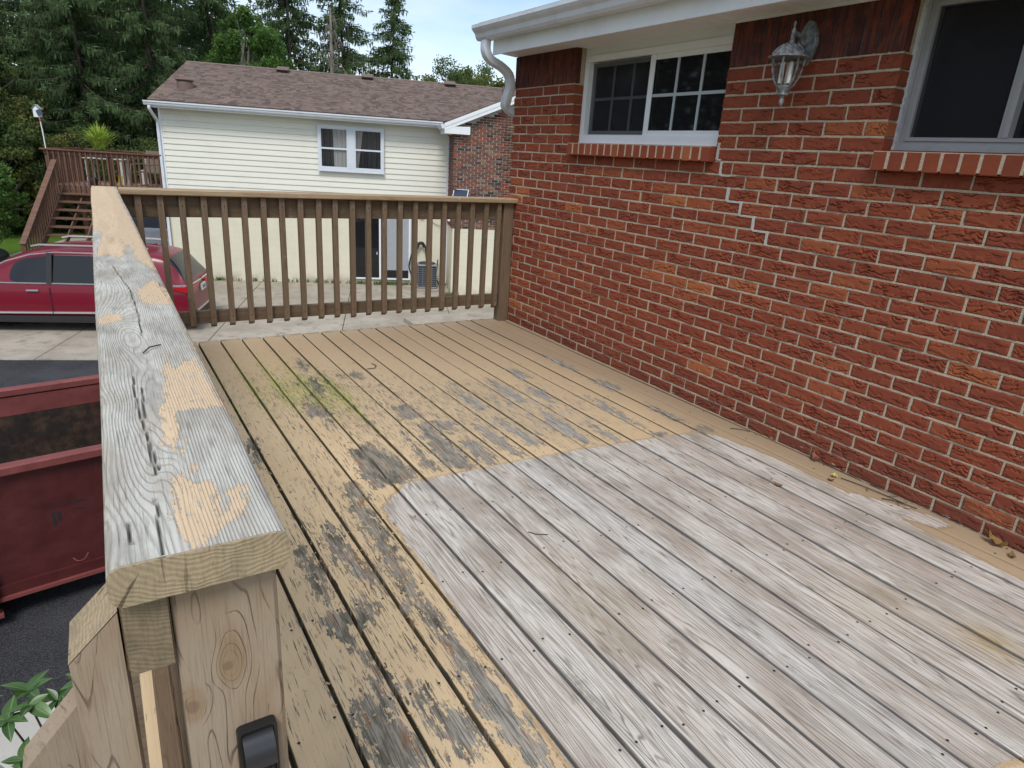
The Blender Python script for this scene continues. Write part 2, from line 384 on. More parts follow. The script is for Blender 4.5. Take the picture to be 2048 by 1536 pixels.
def stain_wood(name, c1, c2, axis='z', scale=1.0, rough=0.75, lines=0.35, dark=(0.05, 0.035, 0.02)):
    g = G(name, rough, spec=0.3)
    o = g.xyz(g.obj()); r = g.mul(g.rnd(), 57.0)
    along = {'x': o[0], 'y': o[1], 'z': o[2]}[axis]
    oth = [o[i] for i in range(3) if 'xyz'[i] != axis]
    a, b = g.mul(oth[0], 26.0*scale), g.mul(oth[1], 26.0*scale)
    n = g.noise(g.comb(g.add(a, r), b, g.mul(along, 2.2*scale)), 1.0, 2.0, 0.45, 0.4)
    ln = g.mr(g.mul(g.math('PINGPONG', g.mul(n, 9.0), 0.5), 2.0), 0.0, 0.30, 1.0, 0.0)
    fib = g.noise(g.comb(g.add(g.mul(oth[0], 330.0*scale), r), g.mul(oth[1], 330.0*scale), g.mul(along, 9.0*scale)), 1.0, 3.0, 0.6)
    c = g.mix(g.mr(n, 0.32, 0.68), c1, c2)
    c = g.mix(g.mul(ln, lines), c, dark)
    c = g.mix(g.mr(fib, 0.45, 0.75, 0.0, 0.45), c, tuple(q*0.45 for q in c1))
    wear = g.noise(g.comb(g.add(g.mul(o[0], 20.0*scale), r), g.mul(o[1], 20.0*scale), g.mul(o[2], 9.0*scale)), 1.0, 5.0, 0.65)
    c = g.mix(g.mr(wear, 0.62, 0.74, 0.0, 0.5), c, tuple(min(1, q*1.7) for q in c2))
    g.col(c); g.bump(g.add(g.mul(ln, -0.6), fib), 0.5, 0.0012)
    return g
def endgrain_material(name='end_grain_wood', k=1.0):
    g = G(name, 0.85, spec=0.2)
    o = g.xyz(g.pos())
    wob = g.noise(g.comb(g.mul(o[0], 25.0), g.mul(o[1], 25.0), g.mul(o[2], 25.0)), 1.0, 2.0, 0.5)
    d = g.math('SQRT', g.add(g.math('POWER', g.add(o[0], 2.93), 2.0), g.math('POWER', g.sub(o[2], 1.13), 2.0)))
    ln = g.mul(g.math('PINGPONG', g.add(g.mul(d, 230.0), g.mul(wob, 5.0)), 0.5), 2.0)
    an = g.math('ARCTAN2', g.add(o[0], 2.93), g.sub(1.13, o[2]))
    crk = g.noise(g.comb(g.mul(an, 16.0), g.mul(d, 9.0), 2.0), 1.0, 3.0, 0.55)
    f = g.noise(g.comb(g.mul(o[0], 300.0), g.mul(o[1], 300.0), g.mul(o[2], 60.0)), 1.0, 3.0, 0.6)
    c = g.mix(g.mr(ln, 0.1, 0.8), (0.36*k, 0.275*k, 0.175*k), (0.42*k, 0.325*k, 0.205*k))
    rays = g.noise(g.comb(g.mul(o[0], 70.0), g.mul(o[1], 70.0), g.mul(o[2], 9.0)), 1.0, 3.0, 0.55)
    c = g.mix(g.mr(rays, 0.62, 0.66, 0.0, 0.7), c, (0.08, 0.06, 0.04)); gr_ = g.noise(g.comb(g.mul(o[0], 30.0), g.mul(o[1], 30.0), g.mul(o[2], 30.0)), 1.0, 4.0, 0.6); c = g.mix(g.mr(gr_, 0.45, 0.7, 0.0, 0.5), c, (0.20*k, 0.17*k, 0.11*k))
    c = g.mix(g.mr(f, 0.4, 0.7, 0.0, 0.35), c, (0.17*k, 0.13*k, 0.08*k))
    c = g.mix(g.mr(crk, 0.660, 0.672, 0.0, 0.75), c, (0.07, 0.05, 0.03)); g.col(c); g.bump(g.add(g.mul(ln, .5), f), 0.6, 0.0012)
    return g
M_deck = deck_material(); M_cap = cap_material()
M_rail_z = stain_wood('brown_stained_wood_upright', (0.150, 0.104, 0.065), (0.185, 0.130, 0.084), 'z')
M_rail_x = stain_wood('brown_stained_wood_rail', (0.115, 0.077, 0.046), (0.150, 0.103, 0.064), 'x')  # darker copy: shade under the cap is put into the rail colour
M_rail_y = stain_wood('brown_stained_wood_long', (0.15, 0.098, 0.056), (0.19, 0.127, 0.077), 'y')
M_farcap = stain_wood('pale_stained_cap_wood', (0.33, 0.235, 0.14), (0.42, 0.31, 0.195), 'x', lines=0.25)
M_post = stain_wood('tan_post_wood', (0.335, 0.235, 0.155), (0.385, 0.275, 0.185), 'z', 0.62, lines=0.85, dark=(0.15, 0.085, 0.04))
def post_material():
    g = G('near_post_wood', 0.78, spec=0.25); p = g.xyz(g.pos()); x, y, z = p[0], p[1], p[2]; r = g.mul(g.rnd(), 31.0)
    xx = g.add(x, g.mul(y, 0.35))
    n = g.noise(g.comb(g.add(g.mul(xx, 17.0), r), g.mul(z, 3.6), r), 1.0, 2.0, 0.45, 0.25)
    def blob(cx, cz, sx, sz, a): return g.mul(a, g.math('EXPONENT', g.mul(-1.0, g.add(g.math('POWER', g.mul(g.sub(x, cx), 1/sx), 2.0), g.math('POWER', g.mul(g.sub(z, cz), 1/sz), 2.0)))))
    k1, k2 = blob(-2.935, .902, .006, .007, 1.0), blob(-2.968, .868, .008, .010, 1.0)
    n = g.add(n, g.add(blob(-2.935, .902, .012, .020, .26), blob(-2.968, .868, .013, .022, .30)))
    ln = g.mul(g.math('PINGPONG', g.mul(n, 13.0), 0.5), 2.0)
    w = g.noise(g.comb(g.mul(x, 40.0), g.mul(z, 9.0), r), 1.0, 3.0, 0.6)
    line = g.mul(g.mr(ln, 0.0, 0.16, 1.0, 0.0), g.mr(w, 0.40, 0.62))
    fib = g.noise(g.comb(g.add(g.mul(xx, 520.0), r), g.mul(y, 90.0), g.mul(z, 16.0)), 1.0, 3.0, 0.6)
    bl = g.noise(g.comb(g.mul(xx, 16.0), 0.0, g.mul(z, 7.0)), 1.0, 4.0, 0.6)
    c = g.mix(g.mr(bl, 0.35, 0.68), (0.365, 0.285, 0.21), (0.315, 0.225, 0.15))
    c = g.mix(g.mr(n, 0.55, 0.70, 0.0, 0.45), c, (0.27, 0.155, 0.065))
    c = g.mix(g.mr(fib, 0.50, 0.70, 0.0, 0.40), c, (0.17, 0.115, 0.07))
    c = g.mix(g.mul(line, 0.62), c, (0.10, 0.060, 0.035))
    c = g.mix(g.mr(g.add(k1, k2), 0.35, 0.8, 0.0, 0.45), c, (0.12, 0.08, 0.05))
    tk = g.noise(g.comb(g.mul(xx, 300.0), 0.0, g.mul(z, 22.0)), 1.0, 3.0, 0.6); c = g.mix(g.mr(tk, 0.70, 0.72, 0.0, 0.6), c, (0.10, 0.065, 0.04))
    g.col(c); g.bump(g.add(g.mul(line, -1.0), g.mul(fib, 0.5)), 0.8, 0.0012); return g
M_near = post_material()
M_end = endgrain_material()
M_end2 = endgrain_material('dark_end_grain_wood', 0.62)
M_joist = stain_wood('grey_joist_wood', (0.14, 0.10, 0.06), (0.18, 0.13, 0.085), 'x')
M_screw = G('rusty_screw_steel', 0.6, 0.6, (0.045, 0.035, 0.03))

BARE = [[[-2.274,0.867],[-2.21,0.838],[-2.205,0.612],[-2.228,0.429],[-2.243,0.191],[-2.238,0.016],[-2.224,-0.143],[-2.208,-0.334],[-2.207,-0.531],[-2.231,-0.566],[-2.267,-0.546],[-2.297,-0.321],[-2.272,-0.172],[-2.275,0.09],[-2.28,0.251],[-2.276,0.477],[-2.273,0.578],[-2.267,0.713]],[[-2.408,0.723],[-2.361,0.701],[-2.364,0.583],[-2.351,0.43],[-2.332,0.341],[-2.369,0.306],[-2.407,0.335],[-2.403,0.421],[-2.42,0.487],[-2.436,0.58]],[[-2.546,0.609],[-2.505,0.626],[-2.488,0.463],[-2.505,0.283],[-2.53,0.275],[-2.54,0.381],[-2.548,0.527]],[[-2.567,0.184],[-2.53,0.219],[-2.472,0.208],[-2.464,0.131],[-2.507,0.101],[-2.468,-0.001],[-2.466,-0.171],[-2.491,-0.198],[-2.511,-0.12],[-2.503,-0.014],[-2.523,0.052],[-2.55,0.115]],[[-2.585,-0.168],[-2.507,-0.108],[-2.507,-0.19],[-2.496,-0.247],[-2.489,-0.311],[-2.466,-0.365],[-2.46,-0.442],[-2.593,-0.371],[-2.591,-0.269]],[[-2.44,-0.157],[-2.398,-0.165],[-2.398,-0.2],[-2.398,-0.267],[-2.368,-0.289],[-2.332,-0.309],[-2.322,-0.377],[-2.342,-0.431],[-2.398,-0.456],[-2.406,-0.397],[-2.42,-0.306],[-2.438,-0.246]],[[-2.436,0.248],[-2.379,0.18],[-2.427,0.112],[-2.47,0.082],[-2.458,0.183]],[[-1.681,1.491],[-1.628,1.491],[-1.63,0.936],[-1.68,0.873],[-1.766,0.979],[-1.749,1.151]],[[-2.103,1.307],[-1.99,1.372],[-1.94,1.198],[-1.904,0.942],[-1.98,0.899],[-2.045,0.913],[-2.129,0.907],[-2.144,1.036]],[[-1.799,1.432],[-1.801,1.289],[-1.799,0.944],[-1.867,0.991],[-1.822,1.202]],[[-1.709,1.765],[-1.621,1.78],[-1.608,1.576],[-1.738,1.561]],[[-2.523,1.623],[-2.468,1.619],[-2.481,1.42],[-2.5,1.261],[-2.524,1.272],[-2.526,1.458]],[[-2.247,0.991],[-2.182,1.006],[-2.182,0.832],[-2.273,0.867]],[[-1.993,2.44],[-1.974,2.34],[-1.977,2.138],[-2.023,2.102],[-2.029,2.273]],[[-2.142,2.044],[-2.06,1.909],[-2.048,1.783],[-2.109,1.74],[-2.17,1.811]],[[-1.978,2.878],[-1.929,2.681],[-1.987,2.534],[-2.009,2.71]],[[-1.695,2.491],[-1.675,2.287],[-1.719,2.273],[-1.769,2.387]],[[-1.821,2.471],[-1.796,2.334],[-1.839,2.319]],[[-1.604,1.504],[-1.486,1.431],[-1.533,1.318],[-1.612,1.373]],[[-1.564,1.206],[-1.495,1.156],[-1.503,0.986],[-1.542,0.861],[-1.577,0.929],[-1.58,1.076]],[[-0.956,1.401],[-0.936,1.296],[-0.942,0.887],[-0.999,0.912],[-1.024,1.086],[-1.0,1.276]],[[-1.264,1.41],[-1.228,1.326],[-1.207,0.983],[-1.262,1.008],[-1.272,1.193]],[[-1.416,1.383],[-1.365,1.296],[-1.357,0.901],[-1.398,0.902],[-1.431,1.101]],[[-1.569,1.22],[-1.499,1.131],[-1.527,0.891],[-1.595,0.955],[-1.591,1.114]],[[-0.542,1.497],[-0.514,1.43],[-0.552,0.95],[-0.586,1.009],[-0.589,1.224]],[[-0.801,1.146],[-0.788,1.006],[-0.786,0.839],[-0.837,0.861],[-0.846,1.01]],[[-0.269,1.249],[-0.258,0.893],[-0.307,0.937],[-0.322,1.114]],[[-0.572,0.892],[-0.48,0.852],[-0.546,0.796],[-0.613,0.825]],[[-0.299,0.842],[-0.194,0.82],[-0.229,0.745],[-0.324,0.764]],[[-0.316,2.347],[-0.275,2.215],[-0.288,1.928],[-0.337,2.017]],[[-0.338,1.747],[-0.262,1.686],[-0.228,1.487],[-0.338,1.501]],[[-0.747,2.135],[-0.68,2.11],[-0.677,1.91],[-0.767,1.913]],[[-1.223,2.027],[-1.23,1.772],[-1.213,1.532],[-1.279,1.535],[-1.292,1.691]],[[-0.97,2.022],[-0.929,1.793],[-0.942,1.549],[-1.005,1.548],[-1.016,1.771]],[[-0.802,1.803],[-0.751,1.694],[-0.772,1.534],[-0.84,1.561]]]
CAPP = [[[-2.954,-0.797],[-2.939,-0.823],[-2.924,-0.827],[-2.92,-0.869],[-2.925,-0.902],[-2.916,-0.89],[-2.912,-0.864],[-2.898,-0.849],[-2.9,-0.892],[-2.907,-0.911],[-2.926,-0.912],[-2.931,-0.929],[-2.944,-0.944],[-2.957,-0.945],[-2.958,-0.916],[-2.962,-0.884],[-2.956,-0.843]],[[-2.927,-0.369],[-2.919,-0.445],[-2.888,-0.398],[-2.885,-0.523],[-2.879,-0.628],[-2.914,-0.618],[-2.936,-0.624],[-2.939,-0.696],[-2.941,-0.743],[-2.947,-0.74],[-2.956,-0.713],[-2.949,-0.648],[-2.956,-0.611],[-2.94,-0.56]],[[-2.937,0.158],[-2.898,0.265],[-2.879,0.144],[-2.876,-0.014],[-2.926,0.0],[-2.937,0.07]],[[-3.013,-0.093],[-2.993,-0.061],[-2.974,-0.082],[-2.978,-0.125],[-3.008,-0.147]],[[-3.03,3.438],[-2.891,3.506],[-2.886,1.716],[-2.876,0.567],[-2.874,0.143],[-2.88,0.353],[-2.915,0.573],[-2.923,0.837],[-2.944,1.098],[-2.99,1.172],[-3.013,1.249]],[[-2.879,0.084],[-2.871,-0.323],[-2.871,-0.671],[-2.866,-0.854],[-2.877,-0.95],[-2.878,-0.945],[-2.871,-0.851],[-2.877,-0.668],[-2.881,-0.337]],[[-2.989,1.249],[-2.948,1.249],[-2.933,0.781],[-2.954,0.579],[-2.977,0.68],[-3.01,0.635],[-2.993,0.903]],[[-2.933,-0.783],[-2.93,-0.785],[-2.933,-0.8],[-2.936,-0.795]]]
CRACK = [[[-2.975,0.493],[-2.95,0.162],[-2.949,-0.078],[-2.95,-0.243]],[[-2.973,-0.464],[-2.973,-0.589],[-2.969,-0.708],[-2.967,-0.781]],[[-2.964,-0.517],[-2.968,-0.63]],[[-2.971,-0.706],[-2.971,-0.793]],[[-2.974,-0.84],[-2.975,-0.944]],[[-2.889,0.228],[-2.887,0.057]],[[-2.998,-0.877],[-2.996,-0.917]]]
PATCH = [(-2.158, .745), (-1.985, .90), (-1.0, .862), (-.345, .785), (-.25, .70), (-.20, .40), (-.195, -.12), (-.23, -.76), (-.25, -1.0), (-.9, -1.135), (-1.13, -1.118), (-1.28, -1.09), (-2.0, -1.25), (-2.19, -1.1), (-2.185, -.588)]
STREAK = [(-.20, -.02), (-.135, -.09), (-.03, -.36), (-.055, -.42), (-.13, -.40), (-.21, -.25)]

# ------------------------------------------------------------------ deck
deck = empty('wooden_deck', 'raised wooden deck with peeling tan paint and a bare grey-white area', 'deck', (-1.5, 1.0, 0))
def dl(x, y, z): return (x+1.5, y-1.0, z)
DY0, DY1, PITCH, BW = -2.35, 3.453, 0.1452, 0.1362
SH = -0.0116                                                # the boards run slightly askew to the wall
def board_mesh(ix, xc):
    """cross-section with eased top edges, gridded along its length for the wear attributes"""
    rs = np.random.default_rng(100+ix)
    w = BW/2-rs.uniform(0, .0012); e = 0.006; T = 0.034
    prof = [(-w, -T), (-w, -e), (-w+e*.3, -e*.3), (-w+e, 0)]+[(t, 0.0) for t in np.linspace(-w+e, w-e, 9)[1:-1]]+[(w-e, 0), (w-e*.3, -e*.3), (w, -e), (w, -T)]
    prof = np.array(prof); ny = 230
    ys = np.linspace(DY0, DY1+rs.uniform(-.004, .004), ny)
    cup = rs.uniform(-.0015, .002); zoff = rs.uniform(-.0012, .0012)
    V = np.zeros((ny, len(prof), 3))
    wob = (vn(ys*1.3, ix*3.1, 5)-.5)*.003
    V[:, :, 0] = prof[None, :, 0]+wob[:, None]; V[:, :, 1] = ys[:, None]
    V[:, :, 2] = prof[None, :, 1]+zoff+cup*(prof[None, :, 0]/w)**2+((vn(ys*2.0, ix*7.7, 8)-.5)*.002)[:, None]
    m = len(prof); I = np.arange(ny*m).reshape(ny, m)
    F = np.stack([I[:-1, :-1], I[:-1, 1:], I[1:, 1:], I[1:, :-1]], -1).reshape(-1, 4)
    cap0, cap1 = I[0], I[-1]
    k = len(V.reshape(-1, 3))
    me = bpy.data.meshes.new('deck_board')
    faces = [tuple(f) for f in F.tolist()]+[tuple(cap0.tolist()), tuple(cap1[::-1].tolist()), (int(I[0, 0]), int(I[-1, 0]), int(I[-1, -1]), int(I[0, -1]))]
    me.from_pydata(V.reshape(-1, 3).tolist(), [], faces)
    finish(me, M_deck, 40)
    lx, ly = V[:, :, 0].ravel(), V[:, :, 1].ravel()
    wx, wy = xc+SH*ly+lx, ly                                # world position
    bare = np.full(wx.shape, -.2)
    for poly in BARE:
        bare = np.maximum(bare, poly_sd(wx, wy, poly))
    patch = np.maximum(poly_sd(wx, wy, PATCH), poly_sd(wx, wy, STREAK))
    gs = lambda cx, cy, sx, sy: np.exp(-((wx-cx)/sx)**2-((wy-cy)/sy)**2)
    moss = np.clip(.75*gs(-2.1, 2.2, .22, .30)+.45*gs(-1.95, 2.0, .12, .45)+.50*gs(-2.2, 2.75, .42, .4)+.45*gs(-2.3, 3.45, .5, .12)+.40*gs(-2.42, 2.0, .3, .7)+.33*gs(-1.85, 1.9, .28, .5), 0, 1)
    tick = np.clip(.36+.62*gs(-2.3, .3, .55, .9)+.62*gs(-1.6, 1.6, .7, .7)+.55*gs(-.9, 1.4, .6, .6)+.48*gs(-2.1, 2.3, .5, .6)-.35*gs(-.1, 1.5, .35, 3)-.12*gs(-1.3, 3.3, 2, .4), 0, 1)
    light = np.clip(1.0*gs(-.95, 1.3, .65, .65)+.55*gs(-.5, 2.1, .3, .5)+.5*gs(-2.25, -.6, .2, .5), 0, 1)
    dirt = np.clip(.22+.78*gs(0, 1.2, .36, 3.5)+.62*gs(-.8, 3.3, 1.7, 1.3)+.25*gs(-2.9, 2.8, .5, 1.2)-.30*gs(-2.2, .5, 1.2, 1.6), 0, 1)
    stain = np.clip(.75*gs(-.72, -.86, .09, .10)+.25*gs(-1.75, -.1, .12, .3)+.2*gs(-.9, -.6, .2, .2), 0, 1)
    side = np.clip((-.0035-np.repeat(prof[None, :, 1], ny, 0).ravel())/.0025, 0, 1)  # lower board sides, where gap shade is put into the colour
    rim = np.clip(1-(BW/2-np.abs(lx))/.045, 0, 1)
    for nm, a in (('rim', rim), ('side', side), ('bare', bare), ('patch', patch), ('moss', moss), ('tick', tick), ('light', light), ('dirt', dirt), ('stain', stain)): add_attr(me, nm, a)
    return me
seams0 = -2.3235-PITCH/2                                 # centre of the board left of the seam near x = -2.32
n_left = 4
board_x = []
for i in range(-n_left, 18):
    xc = seams0+i*PITCH+0.0
    board_x.append(xc)
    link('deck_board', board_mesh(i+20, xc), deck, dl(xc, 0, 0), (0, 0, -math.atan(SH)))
scr = MB()
for xc in board_x:
    for jy in np.arange(DY0+.12, DY1, .405):
        for s in (-1, 1):
            jx = xc+SH*jy+s*.045+random.uniform(-.008, .008); yy = jy+random.uniform(-.02, .02)
            i0 = len(scr.v)
            for k in range(6): scr.v.append(dl(jx+.0042*math.cos(k*1.047), yy+.0042*math.sin(k*1.047), .0016))
            scr.f.append(tuple(range(i0, i0+6)))
tag(scr.build('screw_heads', M_screw, deck), kind='stuff')
X0, X1 = board_x[0]-.09, 0.0
MB().box(*dl(X0, 0, 0)[:1], dl(-.02, 0, 0)[0], dl(0, 3.40, 0)[1], dl(0, 3.438, 0)[1], -.225, -.040).build('rim_joist', M_joist, deck)
MB().box(dl(X0, 0, 0)[0], dl(X0+.038, 0, 0)[0], dl(0, DY0, 0)[1], dl(0, 3.398, 0)[1], -.225, -.040).build('rim_joist', M_joist, deck)
for jy in np.arange(DY0+.12, 3.3, .405):
    MB().box(dl(X0+.04, 0, 0)[0], dl(-.02, 0, 0)[0], jy-1.0-.019, jy-1.0+.019, -.222, -.0385).build('joist', M_joist, deck)
for px_, py_ in ((X0+.1, 3.3), (X0+.1, 1.2), (X0+.1, -1.2), (-.9, 3.3)):
    MB().box(px_+1.5-.05, px_+1.5+.05, py_-1-.05, py_-1+.05, -2.70, -.227, .004).build('support_post', M_rail_z, deck)

# ------------------------------------------------------------------ side railing (weathered cap running away from the camera)
rail = empty('side_railing', 'weathered wooden railing with a broad grey peeling cap board', 'railing', (-2.946, -.947, 0))
RO = (-2.946, -.947, 0)
def rlb(mb, name, mat, smooth=None):
    mb.v = [(a-RO[0], b-RO[1], c-RO[2]) for a, b, c in mb.v]
    return mb.build(name, mat, rail, smooth)
def cap_mesh():
    xa, xb, ya, yb, zt, T = -3.016, -2.876, -.947, 3.45, 1.0442, .037
    nx, ny = 66, 760
    e = .010
    ys = ya+(yb-ya)*np.linspace(0, 1, ny)**1.7
    top = np.linspace(xa+e, xb-e, nx)
    prof = [(xa, zt-T+e), (xa, zt-e), (xa+e*.3, zt-e*.3)]+[(t, zt) for t in top]+[(xb-e*.3, zt-e*.3), (xb, zt-e), (xb, zt-T+e)]
    prof = np.array(prof); m = len(prof)
    V = np.zeros((ny, m, 3)); V[:, :, 0] = prof[None, :, 0]; V[:, :, 1] = ys[:, None]; V[:, :, 2] = prof[None, :, 1]
    V[:, :, 0] += ((vn(ys*2, 1, 3)-.5)*.003)[:, None]
    wx, wy = V[:, :, 0], V[:, :, 1]
    cr = np.zeros(wx.shape)
    for pl in CRACK:
        for a, b in zip(pl[:-1], pl[1:]):
            jx = (vn(wy*45, 0*wy, 4)-.5)*.0016+(vn(wy*10, 0*wy+3, 4)-.5)*.005
            d = seg_dist(wx+jx, wy, a, b)
            cr = np.maximum(cr, np.clip(1-(d/.0013)**2, 0, 1))
    V[:, :, 2] -= cr*.005
    paint = np.full(wx.shape, -.05)
    for pl in CAPP: paint = np.maximum(paint, poly_sd(wx, wy, pl))
    paint = np.maximum(paint, np.where(wy > .85, -.009+(vn(wx*55, wy*3.5, 9)-.48)*.06, -.05))
    knot = np.zeros(wx.shape)
    for kx, ky, s in ((-2.972, .62, .022), (-2.955, .95, .016), (-2.985, .36, .016)):
        knot += .55*np.exp(-(((wx-kx)/s)**2+((wy-ky)/(s*4.0))**2))
    for kx, ky, s in ((-2.965, -.60, .030), (-2.975, -.25, .03)):
        knot += .30*np.exp(-(((wx-kx)/s)**2+((wy-ky)/(s*6.0))**2))
    I = np.arange(ny*m).reshape(ny, m)
    F = np.stack([I[:-1, :-1], I[:-1, 1:], I[1:, 1:], I[1:, :-1]], -1).reshape(-1, 4)
    W = V.reshape(-1, 3)-np.array(RO)
    me = mesh_arrays('cap_board', W, F, M_cap, 45)
    for nm, a in (('crack', cr), ('paint', paint), ('knot', knot)): add_attr(me, nm, a.ravel())
    under = [(xa+e, zt-T), (xb-e, zt-T)]
    return me, prof
me, prof = cap_mesh()
capo = link('cap_board', me, rail)
# end-grain faces and underside of the cap
xa, xb, zt, T = -3.016, -2.876, 1.0442, .037
outl = [(xa, zt-T+.010), (xa, zt-.010), (xa+.003, zt-.003), (xa+.010, zt), (xb-.010, zt), (xb-.003, zt-.003), (xb, zt-.010), (xb, zt-T+.010), (xb-.003, zt-T+.003), (xb-.010, zt-T), (xa+.010, zt-T), (xa+.003, zt-T+.003)]
xo = float((vn(np.array([-.947*2]), 1, 3)[0]-.5)*.003)
ce = MB().prism([(a+xo, c) for a, c in outl], 1, -.9502, -.9472)
ce.v = [(a-RO[0], b-RO[1], c) for a, b, c in ce.v]
ce.build('end_face', M_end, capo)
un = MB().box(xa+.004, xb-.004, -.942, 3.447, zt-T, zt-T+.010); un.v = [(a-RO[0], b-RO[1], c) for a, b, c in un.v]
un.build('underside', M_post, capo)
def post_mesh_box(x0, x1, y0, y1, z0, z1): return MB().box(x0, x1, y0, y1, z0, z1, .004)
rlb(post_mesh_box(-2.9745, -2.886, -.930, -.842, -.04, 1.0065), 'post', M_near)
for yy in (1.2, 3.30):
    rlb(post_mesh_box(-2.9745, -2.886, yy, yy+.089, -.04, 1.0065), 'post', M_rail_z)
rlb(MB().box(-3.0125, -2.9755, -.932, 3.44, .924, 1.0066, .004), 'top_rail', M_rail_y)
rlb(MB().box(-3.0110, -2.9770, -.9336, -.9322, .926, 1.0045), 'rail_end', M_end2)
rlb(MB().box(-3.0125, -2.9755, -.932, 3.44, .12, .209, .004), 'bottom_rail', M_rail_y)
by = -.75
while by < 3.25:
    if not (1.15 < by < 1.32):
        rlb(MB().box(-2.9750, -2.9370, by, by+.038, .07, .995), 'baluster', M_rail_z)
    by += .1248
# outer pickets with bevel-cut tops beside the near post
pk = MB().prism([(-3.0525, .30), (-3.0140, .30), (-3.0140, .990), (-3.0525, .952)], 1, -.930, -.872)
rlb(pk, 'picket', M_near)
rlb(MB().quad((-3.0530, -.9303, .9530), (-3.0138, -.9303, .9920), (-3.0138, -.8717, .9920), (-3.0530, -.8717, .9530)), 'picket_end', M_end)
pk = MB().prism([(-3.125, -.2), (-3.056, -.2), (-3.056, .815), (-3.125, .735)], 1, -.80, -.762)
rlb(pk, 'picket', M_near)

# ------------------------------------------------------------------ end railing (across the far end of the deck)
erail = empty('end_railing', 'brown slatted wooden railing across the far end of the deck', 'railing', (-1.5, 3.4, 0))
def erb(mb, name, mat, smooth=None):
    mb.v = [(a+1.5, b-3.4, c) for a, b, c in mb.v]; return mb.build(name, mat, erail, smooth)
erb(MB().box(-2.8735, .012, 3.308, 3.448, 1.0075, 1.0445, .006), 'cap_board', M_farcap)
erb(MB().box(-3.00, -.108, 3.372, 3.410, .868, 1.0060, .003), 'top_rail', M_rail_x)
erb(MB().box(-3.00, -.108, 3.372, 3.410, .150, .238, .003), 'bottom_rail', M_rail_x)
erb(MB().box(-.103, -.008, 3.345, 3.435, -.04, 1.0060, .004), 'post', M_rail_z)
bal = MB().prism([(3.3325-3.4, .148), (3.3705-3.4, .124), (3.3705-3.4, 1.005), (3.3325-3.4, 1.005)], 0, -.018, .018)
bm_ = bal.mesh('baluster', M_rail_z)
for i in range(-3, 20):
    x = -2.528+i*.12484
    o = link('baluster', bm_, erail, (x+1.5+random.uniform(-.003, .003), random.uniform(0, .0015), random.uniform(-.006, .004)), (0, random.uniform(-.004, .004), 0))
    for z in (.20, .945):
        nm = MB().box(-.003, .003, 3.3305-3.4, 3.3322-3.4, z-.003, z+.003)
        nm.build('nail', M_screw, o)

# ------------------------------------------------------------------ black bracket on the near post
bl = G('black_plastic', 0.42, 0, (0.012, 0.012, 0.014))
blm = G('black_plastic_worn', 0.3, 0, (0.03, 0.03, 0.033))
zinc = G('zinc_bolt', 0.35, 0.9, (0.42, 0.42, 0.43))
br = empty('latch_bracket', 'small black plastic latch bracket fixed to the near railing post', 'bracket', (-2.9155, -.930, .765))
def rrect(w, h, r, n=5):
    pts = []
    for cx, cz, a0 in ((w-r, h-r, 0), (-w+r, h-r, 90), (-w+r, -h+r, 180), (w-r, -h+r, 270)):
        for k in range(n): a = R(a0+90*k/(n-1)); pts.append((cx+r*math.cos(a), cz+r*math.sin(a)))
    return pts
b1 = MB().prism(rrect(.0185, .062, .005), 1, -.0055, -.0005); b1.build('back_plate', bl, br, 40)
ro, ri = rrect(.0185, .062, .005), rrect(.0155, .059, .004)
fr = MB(); n_ = len(ro); i0 = 0
for ring, yy in ((ro, -.0055), (ro, -.0095), (ri, -.0095), (ri, -.0055)): fr.v += [(a, yy, c) for a, c in ring]
for k in range(3):
    for j in range(n_): fr.f.append((k*n_+j, k*n_+(j+1) % n_, (k+1)*n_+(j+1) % n_, (k+1)*n_+j))
fr.build('raised_rim', bl, br, 40)
hood = MB()
for k in range(7):
    a = R(90*k/6); hood.v += [(-.0145, -.006-.017*math.sin(a), .052-.030*(1-math.cos(a))), (.0145, -.006-.017*math.sin(a), .052-.030*(1-math.cos(a)))]
for k in range(6): hood.f.append((2*k, 2*k+1, 2*k+3, 2*k+2))
hood.build('hood', blm, br, 60)
MB().lathe([(.004, -.012), (.010, -.006), (.0125, .0), (.010, .008), (.004, .012)], 14, (0, -.014, .006)).build('knob', bl, br, 60)
bt = MB().lathe([(.0035, 0), (.0035, .02), (.007, .0205), (.007, .026), (.002, .027)], 10); bt.xf(Matrix.Translation((0, -.012, -.045)) @ Matrix.Rotation(R(18), 4, 'X'))
bt.build('bolt', zinc, br, 40)

